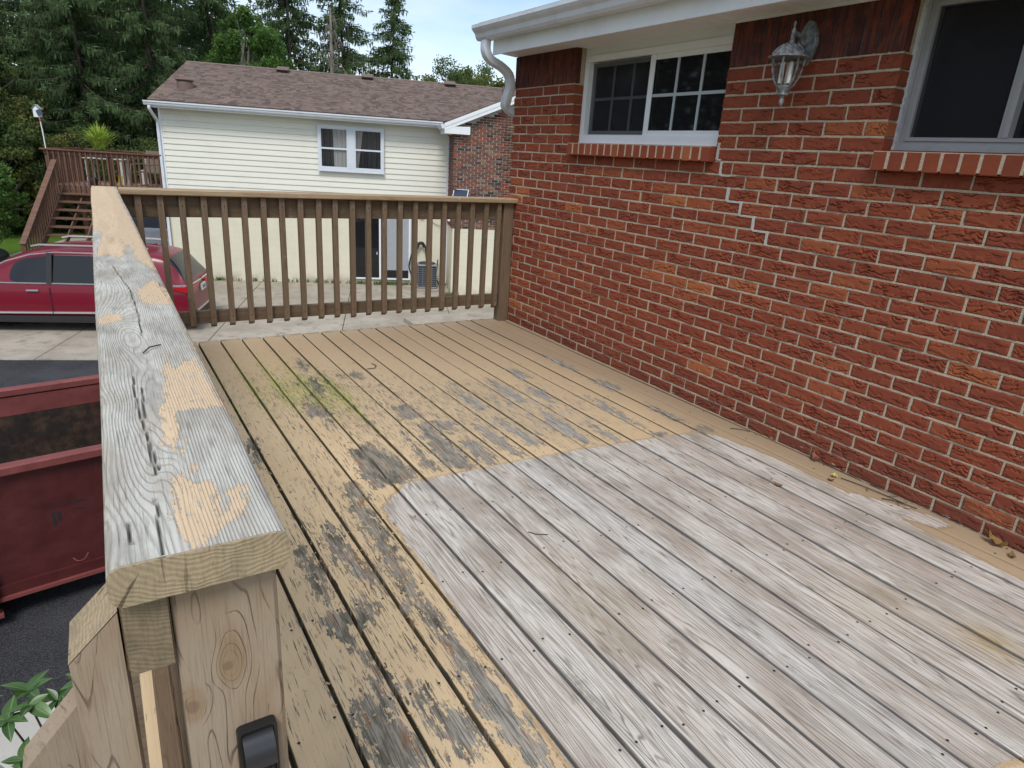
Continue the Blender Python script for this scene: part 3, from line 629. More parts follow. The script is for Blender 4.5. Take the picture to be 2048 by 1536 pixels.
# ------------------------------------------------------------------ our brick house
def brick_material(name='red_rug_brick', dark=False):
    g = G(name, 0.88, spec=0.2)
    r = g.math('FRACT', g.add(g.rnd(), g.attr('rnd')))
    p = g.pos(); q = g.xyz(p)
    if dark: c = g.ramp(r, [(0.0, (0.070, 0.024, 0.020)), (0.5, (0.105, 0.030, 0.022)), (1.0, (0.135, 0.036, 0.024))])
    else: c = g.ramp(r, [(0.0, (0.190, 0.047, 0.028)), (0.45, (0.215, 0.053, 0.029)), (0.86, (0.238, 0.061, 0.031)), (0.96, (0.278, 0.080, 0.037)), (0.992, (0.35, 0.115, 0.046))])
    n1 = g.noise(p, 16.0, 4.0, 0.6); n2 = g.noise(p, 260.0, 2.0, 0.6)
    c = g.mix(g.mr(n1, 0.42, 0.70, 0.0, 0.40), c, (0.27, 0.075, 0.030))
    c = g.mix(g.mr(n1, 0.46, 0.28, 0.0, 0.25), c, (0.15, 0.042, 0.030))
    c = g.mix(g.mr(n2, 0.60, 0.74, 0.0, 0.35), c, (0.12, 0.034, 0.022))
    c = g.mix(g.mr(n2, 0.30, 0.24, 0.0, 0.25), c, (0.42, 0.25, 0.18))
    if dark:                                               # mildew runs on the soldier course; eave shade is in its dark colours too
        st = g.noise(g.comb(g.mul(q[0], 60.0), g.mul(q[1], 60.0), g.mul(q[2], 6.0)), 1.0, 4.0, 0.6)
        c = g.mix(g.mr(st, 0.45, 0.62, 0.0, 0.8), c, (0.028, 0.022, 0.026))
    wn_ = g.noise(g.comb(0.0, g.mul(q[1], 9.0), g.mul(q[2], 50.0)), 1.0, 4.0, 0.6)
    low = g.mr(q[2], 0.10, 0.015)
    c = g.mix(g.mul(low, g.mr(wn_, 0.66, 0.70, 0.0, 0.85)), c, (0.60, 0.56, 0.54))
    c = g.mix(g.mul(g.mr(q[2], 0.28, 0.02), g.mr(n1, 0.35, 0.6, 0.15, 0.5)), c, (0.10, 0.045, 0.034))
    g.col(c); g.bump(g.add(n2, g.mul(g.noise(p, 90.0, 4.0, 0.6), 1.5)), 0.7, 0.0014)
    return g
def mortar_material(name, c1, c2, scale=160.0):
    g = G(name, 0.95, spec=0.15)
    p = g.pos(); n = g.noise(p, scale, 3.0, 0.7); n2 = g.noise(p, 5.0, 3.0, 0.6)
    c = g.mix(g.mr(n, 0.35, 0.65), c1, c2)
    c = g.mix(g.mr(n2, 0.5, 0.75, 0.0, 0.35), c, tuple(a*.6 for a in c1))
    g.col(c); g.bump(n, 0.8, 0.003); return g
M_brick = brick_material(); M_soldier = brick_material('shaded_mildew_soldier_brick', True)
M_mortar = mortar_material('sandy_mortar', (0.36, 0.295, 0.215), (0.51, 0.43, 0.325))
M_patch = mortar_material('pale_repair_mortar', (0.38, 0.36, 0.325), (0.52, 0.50, 0.46))
M_mild_shade = mortar_material('shaded_mildew_mortar', (0.06, 0.05, 0.048), (0.12, 0.095, 0.085))  # joint colour holds the eave shade as well as mildew
def paint_material(name, c, rough=0.5, dirt=0.25, dc=(0.35, 0.33, 0.30), scale=4.0):
    g = G(name, rough, spec=0.4)
    p = g.pos(); n = g.noise(p, scale, 5.0, 0.65); n2 = g.noise(p, scale*9, 3.0, 0.6)
    k = g.mix(g.mr(n, 0.45, 0.75, 0.0, dirt), c, dc); k = g.mix(g.mr(n2, 0.55, 0.8, 0.0, dirt*.6), k, dc)
    g.col(k); g.bump(n2, 0.12, 0.001); return g
M_white = paint_material('white_painted_trim', (0.78, 0.80, 0.82), 0.45, 0.18)
M_gutter = paint_material('white_gutter_metal', (0.66, 0.69, 0.74), 0.38, 0.35, (0.36, 0.36, 0.38))
M_vinyl = paint_material('white_vinyl_frame', (0.80, 0.82, 0.84), 0.35, 0.12)
M_soffit = paint_material('white_soffit_vinyl', (0.74, 0.74, 0.74), 0.6, 0.15)
M_alu = paint_material('grey_aluminium_frame', (0.34, 0.34, 0.35), 0.42, 0.5, (0.20, 0.20, 0.20))
M_muntin = G('grey_muntin', 0.5, 0, (0.42, 0.47, 0.50))
def glass_material(name, base=(0.012, 0.012, 0.014), rough=0.04, spec=0.5):
    g = G(name, rough, 0, base, spec)
    p = g.pos(); n = g.noise(p, 2.4, 2.0, 0.5); g.bump(n, 0.02, 0.02); return g
M_glass = glass_material('dark_window_glass')
def screen_material():
    g = G('insect_screen', 0.75, 0, (0.05, 0.05, 0.055), 0.2)
    p = g.pos(); n = g.noise(p, 3.0, 5.0, 0.65); sp = g.noise(p, 70.0, 1.0, 0.5)
    c = g.mix(g.mr(n, 0.52, 0.75), (0.030, 0.030, 0.036), (0.095, 0.095, 0.108))
    c = g.mix(g.mr(sp, 0.83, 0.86), c, (0.35, 0.35, 0.36)); g.col(c)
    g.set('Alpha', 0.40); return g
M_screen = screen_material()
M_caulk = mortar_material('white_caulk', (0.50, 0.51, 0.53), (0.66, 0.67, 0.68))

house = empty('brick_house', 'red brick house beside the deck with white soffit, gutter and two windows', 'house', (0, 3.466, 0))
HY = 3.466
def hb(mb, name, mat, parent=None, smooth=None):
    mb.v = [(a, b-HY, c) for a, b, c in mb.v]; return mb.build(name, mat, parent or house, smooth)
W1 = (1.253, 2.645); W2 = (-1.15, .302); SILL_T, SILL_B, SOFF = 1.503, 1.412, 2.125
mw = MB()
d0, d1 = .0102, .20
YN = -3.6
mw.box(d0, d1, YN, HY-.009, -2.70, SILL_B)
mw.box(d0, d1, W1[1]+.007, HY-.009, SILL_B, SOFF+.05); mw.box(d0, d1, W2[1]+.007, W1[0]-.007, SILL_B, SOFF+.05); mw.box(d0, d1, YN, W2[0], SILL_B, SOFF+.05)
mw.box(.113, d1, W1[0], W1[1], SILL_B, SILL_T-.01); mw.box(.113, d1, W2[0], W2[1], SILL_B, SILL_T-.01)
wall = hb(mw, 'wall', M_mortar)
mw = MB().box(d1+.002, 7.0, HY-.21, HY-.0095, -2.70, SOFF+.05); hb(mw, 'gable_wall', M_mortar)
# bricks
BL, BH, CP, BP = .1945, .0585, .0677, .2032
def brick_face(seed, nx=56, nz=19):
    y = np.linspace(-BL/2, BL/2, nx); z = np.linspace(-BH/2, BH/2, nz)
    Y, Z = np.meshgrid(y, z, indexing='ij')
    s = seed*31
    wz = Z+(vn(Y*30+s, Z*20, s)-.5)*.020+(vn(Y*95+s, Z*60, s+1)-.5)*.009
    n = vn(Y*13+s, wz*78, s+2)*.62+vn(Y*34+s, wz*150, s+3)*.38
    rid = np.abs(n-.5)
    msk = np.clip((vn(Y*14+s*3, Z*40, s+4)-.24)*3.6, 0, 1)
    crack = np.exp(-(rid/.040)**2)*msk*(.45+.75*((seed*37) % 14)/13)
    h = .0088*crack-.0022*np.clip(n-.5, -.06, .06)/.06*.5-.002*(vn(Y*9, Z*9, s+5)-.5)+.001
    ed = np.minimum(np.minimum(Y+BL/2, BL/2-Y), np.minimum(Z+BH/2, BH/2-Z))
    h += .004*np.exp(-(ed/.0022)**2)*(0.6+.8*vn(Y*60, Z*60, s+6))
    h = np.minimum(h, .0094)
    Y = Y+(vn(Y*0+Z*30, Y*20, s+7)-.5)*.003*(np.abs(Y) > BL/2-.004); Z = Z+(vn(Y*40, Z*0, s+8)-.5)*.0028*(np.abs(Z) > BH/2-.003)
    V = np.stack([h, Y, Z], -1).reshape(-1, 3)
    I = np.arange(nx*nz).reshape(nx, nz)
    F = np.stack([I[:-1, :-1], I[:-1, 1:], I[1:, 1:], I[1:, :-1]], -1).reshape(-1, 4)
    ring = np.concatenate([I[:, 0], I[-1, 1:], I[-2::-1, -1], I[0, -2:0:-1]])
    B = V[ring].copy(); B[:, 0] = .10
    k = len(V); m = len(ring); j = np.arange(m)
    F2 = np.stack([ring[j], ring[(j+1) % m], k+(j+1) % m, k+j], -1)
    return np.concatenate([V, B]), np.concatenate([F, F2[:, ::-1]])
BV = [brick_face(i) for i in range(14)]
BM = [mesh_arrays('brick', v, f, M_brick, 50) for v, f in BV]
bricks = []
k = -11
for k in range(-12, 61):
    zc = 1.3162-CP*k
    off = 0.0 if k % 2 == 0 else BP/2
    if zc > 1.93-BH/2 or zc < -2.68: continue
    n0 = int(math.floor((YN-off)/BP)); n1 = int(math.ceil((HY-off)/BP))
    for q in range(n0, n1+1):
        # a perpend sits at y = off + q*BP ; the brick spans from it to the next
        ya, yb = off+q*BP+.0052, off+(q+1)*BP-.0052
        spans = [(ya, yb)]
        if zc+BH/2 > SILL_B+.02:
            for (a, b) in (W1, W2):
                ns = []
                for (p0, p1) in spans:
                    if 0 <= p0-b < .04: p0 = b
                    if 0 <= a-p1 < .04: p1 = a
                    if p1 <= a or p0 >= b: ns.append((p0, p1)); continue
                    if p0 < a: ns.append((p0, a))
                    if p1 > b: ns.append((b, p1))
                spans = ns
        for (p0, p1) in spans:
            p0, p1 = max(p0, YN), min(p1, HY)
            if p1-p0 < .014: continue
            if min(abs(p-w) for p in (p0, p1) for w in W1+W2) < .001: bricks.append([(p0+p1)/2, zc, (p1-p0)/BL, random.randrange(14), 0.0]); continue
            bricks.append([(p0+p1)/2+random.uniform(-.0018, .0018), zc+random.uniform(-.0012, .0012), (p1-p0)/BL, random.randrange(14), random.uniform(-.0022, .0022)])
def shown(b):
    u, v, z = project((0, b[0], b[1]))
    if z <= .2 or not (-30 < u < 2078 and -20 < v < 1556) or b[1] < .0: return 0
    return b[2]/(z*z)*(CAM[0]/-z)
jt = MB()
for k in range(-8, 21):
    zb = 1.3162-CP*(k-.5)
    for (a, b) in ([(YN, HY-.003)] if zb < SILL_B else [(W1[1]+.004, HY-.003), (W2[1]+.004, W1[0]-.004)]):
        y = a
        while y < b-.001:
            y2 = min(y+random.uniform(.10, .22), b); e_ = random.uniform(-.0012, .0010)
            jt.box(.0052+e_, .0101, y, y2, zb-.0050+random.uniform(-.001, .0012), zb+.0050+random.uniform(-.0012, .001)); y = y2
for y, z, s, vi, dx in bricks:
    if -.06 < z < 1.92:
        ye_ = y-s*BL/2
        if all(abs(ye_-w) > .03 for w in (W1[1], W2[1], YN)) and all(abs(ye_-w) > .03 for w in (W1[0], W2[0])):
            t_ = random.uniform(.0040, .0062); jt.box(.0056+random.uniform(-.0012, .001), .0100, ye_-.0052-t_, ye_-.0052+t_, z-.0285, z+.0285)
hb(jt, 'mortar_joints', M_mortar, wall)
order = sorted(bricks, key=shown, reverse=True)
for y, z, s, vi, dx in order[:300]:
    link('brick', BM[vi], wall, (dx, y-HY, z), (0, 0, 0), (1, s*random.uniform(.975, 1.0), random.uniform(.97, 1.02)))
VV, FF, RR = [], [], []; cnt = 0
for y, z, s, vi, dx in order[300:]:
    vis = z > -.05
    if vis: v, f = BV[vi]
    else:
        t = MB().box(0, .045, -BL/2, BL/2, -BH/2, BH/2); v, f = np.array(t.v), np.array(t.f)
    w = v*np.array([1, s*random.uniform(.975, 1.0), random.uniform(.97, 1.02)])+np.array([dx, y-HY, z])
    VV.append(w); FF.append(f+cnt); cnt += len(w); RR.append(np.full(len(f), random.random()))
me = mesh_arrays('brick_field', np.concatenate(VV), np.concatenate(FF), M_brick, 50); add_fattr(me, 'rnd', np.concatenate(RR))
tag(link('brick_field', me, wall), kind='stuff')
# soldier course under the soffit, window reveals in brick
for a, b in ((W1[1]+.008, HY-.01), (W2[1]+.008, W1[0]-.008)): hb(MB().box(.0055, .0093, a, b, 1.895, SOFF-.002), 'shaded_mildew_joint', M_mild_shade)
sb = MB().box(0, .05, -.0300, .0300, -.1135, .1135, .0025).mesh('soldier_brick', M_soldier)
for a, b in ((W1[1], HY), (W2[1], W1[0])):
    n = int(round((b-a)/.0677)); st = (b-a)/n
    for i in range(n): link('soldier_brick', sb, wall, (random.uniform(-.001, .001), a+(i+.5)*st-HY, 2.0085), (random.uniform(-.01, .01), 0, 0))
# sills: rowlock bricks on edge
def sill(y0, y1, n, zt_):
    s = empty('window_sill'); s.parent = house; s.location = (0, y0-HY, 0)
    st = (y1-y0)/n
    MB().box(-.0462, .112, .006, y1-y0-.006, SILL_B+.008, zt_-.010).build('mortar_bed', M_mortar, s)
    for i in range(n):
        t = MB().box(-.048, .11, -.5*st+.0055, .5*st-.0055, SILL_B-zt_, 0, .0030)
        t.v = [(a, b+random.uniform(-.001, .001), c+(-.012 if a < 0 and c > -.05 else 0)) for a, b, c in t.v]
        o = t.build('brick', M_brick, s, None, (random.uniform(-.0008, .0006), (i+.5)*st, zt_), (random.uniform(-.015, .015), 0, 0))
    return s
sill(W1[0]-.002, 2.612, 19, SILL_T); sill(W2[0]+.05, .312, 19, SILL_T)
# stepped repair in the joints below the first window
pt = [(1.233, 1.515, 1.425), (1.196, 1.418, 1.344), (1.117, 1.286, 1.210), (1.016, 1.218, 1.143), (.914, 1.150, 1.075), (.813, 1.083, 1.008)]
mp = MB()
for i, (y, za, zb) in enumerate(pt):
    t = MB().box(-.0015, .012, y-.008, y+.008, zb, za, .0012)
    t.v = [(a+random.uniform(-.001, .001), b+random.uniform(-.003, .003), c) for a, b, c in t.v]
    hb(t, 'mortar_patch', M_patch)
    if i+1 < len(pt):
        y2 = pt[i+1][0]; t = MB().box(-.001, .012, y2+.008, y-.002, zb-.004, zb+.005, .001); hb(t, 'mortar_patch', M_patch)
# window with white frame and grids
def window_white():
    w = empty('window'); w.parent = house; w.location = (.030, W1[0]-HY, SILL_T)
    Wd, Ht = W1[1]-W1[0], SOFF-SILL_T
    f = MB(); x0, x1 = .052, .13
    f.box(x0, x1, 0.0, .045, 0, Ht); f.box(x0, x1, Wd-.045, Wd, 0, Ht)
    f.box(x0+.001, x1, .0451, Wd-.0451, 0, .040); f.box(x0+.001, x1, .0451, Wd-.0451, Ht-.05, Ht)
    f.box(x0-.006, x1, .001, Wd-.001, -.012, -.0005); f.build('frame', M_vinyl, w)
    MB().box(x0-.010, x0+.030, .0452, Wd-.0452, Ht-.094, Ht-.0505, .006).build('head_trim', M_vinyl, w)
    MB().box(x0+.004, x0+.020, .0452, Wd-.0452, .0405, .052).build('track', M_vinyl, w)
    mid = 1.960-W1[0]
    # near sash (fixed glass), far sash (behind a screen)
    for nm, ya, yb, xs in (('sash', .046, mid+.018, .070), ('sash', mid-.018, Wd-.046, .094)):
        s = MB(); z0, z1 = .0525, Ht-.0945; q = .030
        s.box(xs, xs+.022, ya, ya+q, z0, z1); s.box(xs, xs+.022, yb-q, yb, z0, z1); s.box(xs+.0005, xs+.022, ya+q, yb-q, z0, z0+q); s.box(xs+.0005, xs+.022, ya+q, yb-q, z1-q, z1)
        so_ = s.build(nm, M_vinyl, w)
        MB().box(xs+.010, xs+.013, ya+q-.004, yb-q+.004, z0+q-.004, z1-q+.004).build('pane', M_glass, so_)
        gw = (yb-ya-2*q)
        for t in (1/3, 2/3):
            yc = ya+q+gw*t; MB().box(xs+.004, xs+.0095, yc-.009, yc+.009, z0+q, z1-q).build('muntin', M_muntin, so_)
        zc = (z0+z1)/2; MB().box(xs+.0033, xs+.0097, ya+q, yb-q, zc-.009, zc+.009).build('muntin', M_muntin, so_)
    MB().box(.0905, .0915, mid+.022, Wd-.049, .058, Ht-.098).build('screen', M_screen, w)
    MB().box(.066, .0695, mid-.022, mid+.022, .0525, Ht-.0945).build('meeting_stile', M_vinyl, w)
    return w
window_white()
def window_grey():
    w = empty('window'); w.parent = house; w.location = (.042, W2[0]-HY, SILL_T)
    Wd, Ht = W2[1]-W2[0], SOFF-SILL_T
    f = MB(); x0 = .045
    for i, (q0, q1, xx) in enumerate(((0, .022, x0), (.0222, .040, x0+.010), (.0402, .055, x0+.004))):
        f.box(xx, .13, Wd-q1, Wd-q0, q0, Ht-q0); f.box(xx, .13, q0, q1, q0, Ht-q0)
        f.box(xx+.0006, .13, q1, Wd-q1, q0, q1); f.box(xx+.0006, .13, q1, Wd-q1, Ht-q1, Ht-q0)
    f.build('frame', M_alu, w)
    ym = -.12-W2[0]
    m = MB().box(x0+.0005, .12, ym-.022, ym-.002, .056, Ht-.056); m.box(x0+.008, .12, ym, ym+.016, .056, Ht-.056); m.build('mullion', M_alu, w)
    MB().box(.092, .095, .05, Wd-.05, .05, Ht-.05).build('pane', M_glass, w)
    MB().box(.0655, .0665, ym+.017, Wd-.054, .054, Ht-.054).build('screen', M_screen, w)
    cq = MB(); zz = 0.0
    while zz < Ht-.02:
        cq.box(.034+random.uniform(-.002, .003), .052, Wd-.006+random.uniform(-.003, .002), Wd+.010+random.uniform(-.003, .003), zz, zz+.018); zz += .0182
    cq.build('caulk', M_caulk, w)
    return w
window_grey()
for wa_, wb_ in (W1, W2): hb(MB().box(.0005, .2, wa_-.05, wb_+.05, SOFF+.0, SOFF+.05), 'lintel', M_soffit)
M_room = G('dim_room_wall', 0.9, 0, (0.10, 0.09, 0.08))
hb(MB().box(.205, 2.4, YN, HY-.22, 2.12, 2.17), 'ceiling', M_room); hb(MB().box(.205, 2.4, YN, HY-.22, -.1, -.05), 'room_floor', M_room); hb(MB().box(.205, 2.4, YN-.05, YN-.005, -.05, 2.119), 'room_end', M_room)
# interior darkness behind the panes: the room's back wall
hb(MB().box(2.4, 2.45, YN, HY-.3, 0, 2.1), 'room_wall', M_room)
# soffit, fascia, gutter, roof
ZF = 2.118
sf = MB(); xf_, ye = -.235, 3.40
yy = YN
while yy < ye-.02:
    y2 = min(yy+.1, ye); sf.box(xf_, -.0005 if y2 < ye-.15 else -.0005, yy+.0015, y2-.0015, SOFF-.001, SOFF+.006); yy += .1
hb(sf, 'soffit', M_soffit)
hb(MB().box(xf_, .0, YN, ye, SOFF+.0062, SOFF+.012), 'soffit_backing', G('soffit_gap', 0.9, 0, (0.25, 0.25, 0.25)))
hb(MB().prism([(0, ye-.002), (xf_, ye-.002), (-.0, HY+.005)][::-1], 2, SOFF-.001, SOFF+.010), 'soffit_end', M_soffit)
hb(MB().box(-.012, .001, W2[1]+.002, W1[0]-.002, SOFF-.018, SOFF-.002), 'frieze_trim', M_soffit)
hb(MB().box(xf_-.014, xf_-.001, YN, ye+.004, ZF-.012, 2.305), 'fascia', M_white)
gp = [(xf_-.016, 2.300), (xf_-.016, 2.205), (xf_-.085, 2.205), (xf_-.100, 2.222), (xf_-.108, 2.250), (xf_-.128, 2.268), (xf_-.140, 2.285), (xf_-.140, 2.308), (xf_-.130, 2.308), (xf_-.130, 2.296), (xf_-.026, 2.292), (xf_-.026, 2.300)]
gt = hb(MB().prism(gp, 1, YN, 3.53), 'gutter', M_gutter)
hb(MB().prism([(a, c) for a, c in gp[:9]], 1, 3.5302, 3.534), 'gutter_end_cap', M_gutter)
for yb_ in np.arange(-.3, 3.4, .62):
    hb(MB().box(xf_-.139, xf_-.02, yb_, yb_+.012, 2.3085, 2.311), 'gutter_hanger', M_gutter)
# downspout: outlet, offset back to the wall, elbow round the corner
ds = MB()
def rtube(mb, path, w, h, up):
    P = [Vector(p) for p in path]; i0 = len(mb.v); n = 12
    for k_, p in enumerate(P):
        d = P[min(k_+1, len(P)-1)]-P[max(k_-1, 0)]; d.normalize(); x = Vector(up[k_] if isinstance(up, list) else up); x = x-d*x.dot(d); x.normalize(); y = d.cross(x)
        for a, b in rrect(w/2, h/2, .012, 3): mb.v.append(tuple(p+x*a+y*b))
    for k_ in range(len(P)-1):
        for j in range(n): mb.f.append((i0+k_*n+j, i0+k_*n+(j+1) % n, i0+(k_+1)*n+(j+1) % n, i0+(k_+1)*n+j))
    return mb
def bez(pts, n=14):
    P = [np.array(p, float) for p in pts]; out = []
    Q = [P[0]*2-P[1]]+P+[P[-1]*2-P[-2]]
    for i in range(1, len(Q)-2):
        for t in np.linspace(0, 1, n, endpoint=False):
            out.append(tuple(.5*((2*Q[i])+(-Q[i-1]+Q[i+1])*t+(2*Q[i-1]-5*Q[i]+4*Q[i+1]-Q[i+2])*t*t+(-Q[i-1]+3*Q[i]-3*Q[i+1]+Q[i+2])*t**3)))
    out.append(tuple(P[-1])); return out
path = bez([(-.300, 3.43, 2.204), (-.298, 3.43, 2.13), (-.255, 3.43, 2.075), (-.145, 3.44, 2.035), (-.07, 3.45, 1.985), (-.044, 3.46, 1.90), (-.048, 3.50, 1.815), (-.020, 3.545, 1.755), (.09, 3.555, 1.70)], 12)
dn = hb(rtube(MB(), path, .078, .058, (0, 1, 0)), 'downspout', M_gutter, None, 40)
P2 = path
for i in range(8, len(path)-8, 3):
    a, b = path[i], path[i+1]
    if 14 < i < 34 or 46 < i < 74:
        r_ = rtube(MB(), [tuple(np.array(a)), tuple(np.array(a)*.6+np.array(b)*.4)], .084, .064, (0, 1, 0)); hb(r_, 'crimp', M_gutter, None)
hb(rtube(MB(), [(.09, 3.555, 1.70), (.15, 3.555, 1.62), (.15, 3.555, -2.6)], .078, .058, (0, 1, 0)), 'downspout', M_gutter, None)
M_shing_dark = mortar_material('dark_roof_shingle', (0.06, 0.05, 0.045), (0.11, 0.09, 0.08), 60)
rf = MB().prism([(-.315, 2.314), (3.6, 3.70), (7.4, 2.35), (7.4, 2.33), (3.6, 3.675), (-.315, 2.300)], 1, YN, 3.47); hb(rf, 'roof', M_shing_dark)
yy = -.5
while yy < 3.4:
    w_ = random.uniform(.2, .33)
    hb(MB().prism([(-.345, 2.3125), (.15, 2.487), (.15, 2.495), (-.345, 2.3205)], 1, yy, min(yy+w_-.004, 3.47)), 'shingle', M_shing_dark); yy += w_

# ------------------------------------------------------------------ wall lantern
M_pewter = G('weathered_pewter', 0.62, 0.35, (0.20, 0.215, 0.225)); _p = M_pewter.pos()
M_pewter.col(M_pewter.mix(M_pewter.mr(M_pewter.noise(_p, 45.0, 5.0, 0.65), 0.38, 0.66), (0.13, 0.14, 0.15), (0.33, 0.35, 0.36)))
lg = G('lantern_glass', 0.06, 0, (0.9, 0.9, 0.88)); lg.set('Transmission Weight', 1.0); lg.set('IOR', 1.1); lg.set('Alpha', 0.55)
M_candle = G('white_candle_sleeve', 0.5, 0, (0.75, 0.73, 0.68))
lan = empty('wall_lantern', 'grey metal wall lantern with curved glass panes between the two windows', 'lantern', (-.125, .775, 1.84))
LX, LY, LZ = -.125, .775, 1.84
MB().lathe([(.004, .205), (.007, .19), (.004, .178), (.010, .165), (.010, .125), (.014, .12), (.012, .112), (.030, .106), (.055, .090), (.072, .068), (.080, .060), (.094, .054), (.094, .050), (.075, .050), (.02, .054)], 20).build('lid', M_pewter, lan, 45)
for i in range(8):
    a = i*math.pi/4
    MB().tube([(.032*math.cos(a), .032*math.sin(a), .108), (.057*math.cos(a), .057*math.sin(a), .092), (.078*math.cos(a), .078*math.sin(a), .064)], .0035, 6).build('lid_rib', M_pewter, lan, 60)
gl = [(.066, .050), (.067, .030), (.065, .0), (.056, -.035), (.042, -.062), (.034, -.072)]
MB().lathe(gl, 24, caps=False).build('glass', lg, lan, 60)
for i in range(6):
    a = i*math.pi/3+.3
    MB().tube([((r_+.001)*math.cos(a), (r_+.001)*math.sin(a), z) for r_, z in gl], .0055, 6).build('cage_bar', M_pewter, lan, 60)
for i in range(3):
    a = i*2.09+.4; MB().lathe([(.010, -.06), (.010, .028), (.004, .034)], 10, (.022*math.cos(a), .022*math.sin(a), 0)).build('candle', M_candle, lan, 50)
MB().lathe([(.034, -.070), (.040, -.076), (.030, -.088), (.024, -.104), (.026, -.110), (.012, -.114), (.008, -.124), (.012, -.130), (.011, -.148), (.004, -.158), (.001, -.160)], 16).build('finial', M_pewter, lan, 45)
MB().tube(bez([(.0, 0, .150), (.03, 0, .155), (.06, 0, .14), (.085, 0, .115), (.118, 0, .125)], 5), [.010]*20+[.010], 8).build('arm', M_pewter, lan, 60)
pl_ = []
for k_ in range(28):
    a = 2*math.pi*k_/28; pl_.append((.052*math.cos(a)*(1-.18*abs(math.sin(a))), .098*math.sin(a)))
MB().prism(pl_, 0, .106, .124).build('back_plate', M_pewter, lan, 40, (0, 0, .125))
MB().prism([(a*.8, b*.84) for a, b in pl_], 0, .100, .106).build('back_plate_rim', M_pewter, lan, 40, (0, 0, .125))

# ------------------------------------------------------------------ litter on the deck
def litter_leaf(name, label, loc, col, L=.045, W=.024, curl=.012, rz=0.0, stem=True):
    g = G('dry_leaf_'+name, 0.8, 0, col, 0.2); n = g.noise(g.obj(), 60.0, 3.0, 0.6); g.col(g.mix(g.mr(n, .4, .7, 0, .6), col, tuple(c*.45 for c in col)))
    mb = MB(); N_ = 9
    for i in range(N_):
        t = i/(N_-1); hw = W*.5*math.sin(math.pi*min(1, t*.93+.05))**.75*(1+.25*math.sin(i*2.3)); z = .004+curl*(t-.45)**2*3
        for s in (-1, -.5, 0, .5, 1): mb.v.append((L*(t-.5), hw*s, z+abs(s)*curl*.6*(1+.3*math.sin(i*1.7))))
    for i in range(N_-1):
        for j in range(4): mb.f.append((i*5+j, i*5+j+1, i*5+j+6, i*5+j+5))
    me = mb.mesh('dry_leaf', g, 60); me2 = me
    o = link('dry_leaf', me, None, loc, (0, 0, rz)); tag(o, label, 'leaf')
    if stem:
        MB().tube([(L*.5, 0, .006), (L*.62, .003, .006), (L*.8, .0, .004)], .0008, 5).build('stem', g, o)
    return o
litter_leaf('red', 'reddish curled dry leaf standing at the foot of the brick wall', (-.030, .255, .0), (0.30, 0.12, 0.08), .055, .03, .03, 1.0)
litter_leaf('yellow', 'small pale yellow leaf on the tan strip by the brick wall', (-.105, .095, .0), (0.55, 0.47, 0.16), .028, .028, .012, .4)
litter_leaf('brown', 'small brown leaf on the grey boards near the wall strip', (-.447, .157, .0), (0.26, 0.13, 0.05), .040, .026, .008, 1.9)
litter_leaf('chestnut', 'small chestnut brown leaf beside the pale yellow leaf', (-.165, .075, .0), (0.16, 0.055, 0.035), .026, .018, .010, 2.2, False)
litter_leaf('tan', 'large crumpled tan dry leaf against the wall at the picture edge', (-.045, -.585, .0), (0.24, 0.14, 0.055), .075, .045, .03, 1.5)
litter_leaf('ochre', 'ochre dry leaf lying beside the crumpled leaf at the wall', (-.085, -.66, .0), (0.22, 0.14, 0.055), .04, .022, .012, .6)
litter_leaf('pink', 'small pinkish flake of leaf on the grey streak by the wall', (-.085, -.245, .0), (0.48, 0.30, 0.26), .026, .012, .006, 2.6, False)
M_twig = G('dark_twig', 0.8, 0, (0.05, 0.037, 0.028))
def twig(label, pts, r=.0018, branches=()):
    p0 = pts[0]; o = MB().tube([(a-p0[0], b-p0[1], c) for a, b, c in pts], r, 6).build('twig', M_twig, None, 60, (p0[0], p0[1], 0))
    for bpts in branches: MB().tube([(a-p0[0], b-p0[1], c) for a, b, c in bpts], r*.7, 5).build('side_shoot', M_twig, o, 60)
    tag(o, label, 'twig'); return o
twig('long thin dark twig lying along the foot of the brick wall', [(-.09, .07, .006), (-.075, .03, .004), (-.07, -.05, .008), (-.055, -.14, .005), (-.06, -.22, .009)], .0022, [[(-.07, -.05, .008), (-.10, -.07, .006)], [(-.055, -.14, .005), (-.03, -.17, .012)]])
twig('forked dark twig lying on the stained strip by the wall', [(-.10, -.14, .004), (-.07, -.19, .008), (-.045, -.27, .005)], .0022, [[(-.07, -.19, .008), (-.10, -.22, .005)]])
twig('short dark twig on the tan boards by the wall end of the grey area', [(-.10, .74, .003), (-.06, .70, .006), (-.03, .66, .003)], .0018)
twig('curved dark twig on the tan boards beyond the moss', [(-1.62, 2.45, .003), (-1.57, 2.44, .008), (-1.54, 2.49, .008), (-1.55, 2.55, .004)], .0025)
twig('thin brown pine needle twig on the grey railing cap', [(-2.955, -.36, 1.0475), (-2.945, -.335, 1.049), (-2.928, -.32, 1.0475)], .0011)
twig('short straight twig on the pale boards near the peeling strip', [(-1.72, .33, .003), (-1.70, .30, .004), (-1.66, .28, .003)], .0016)
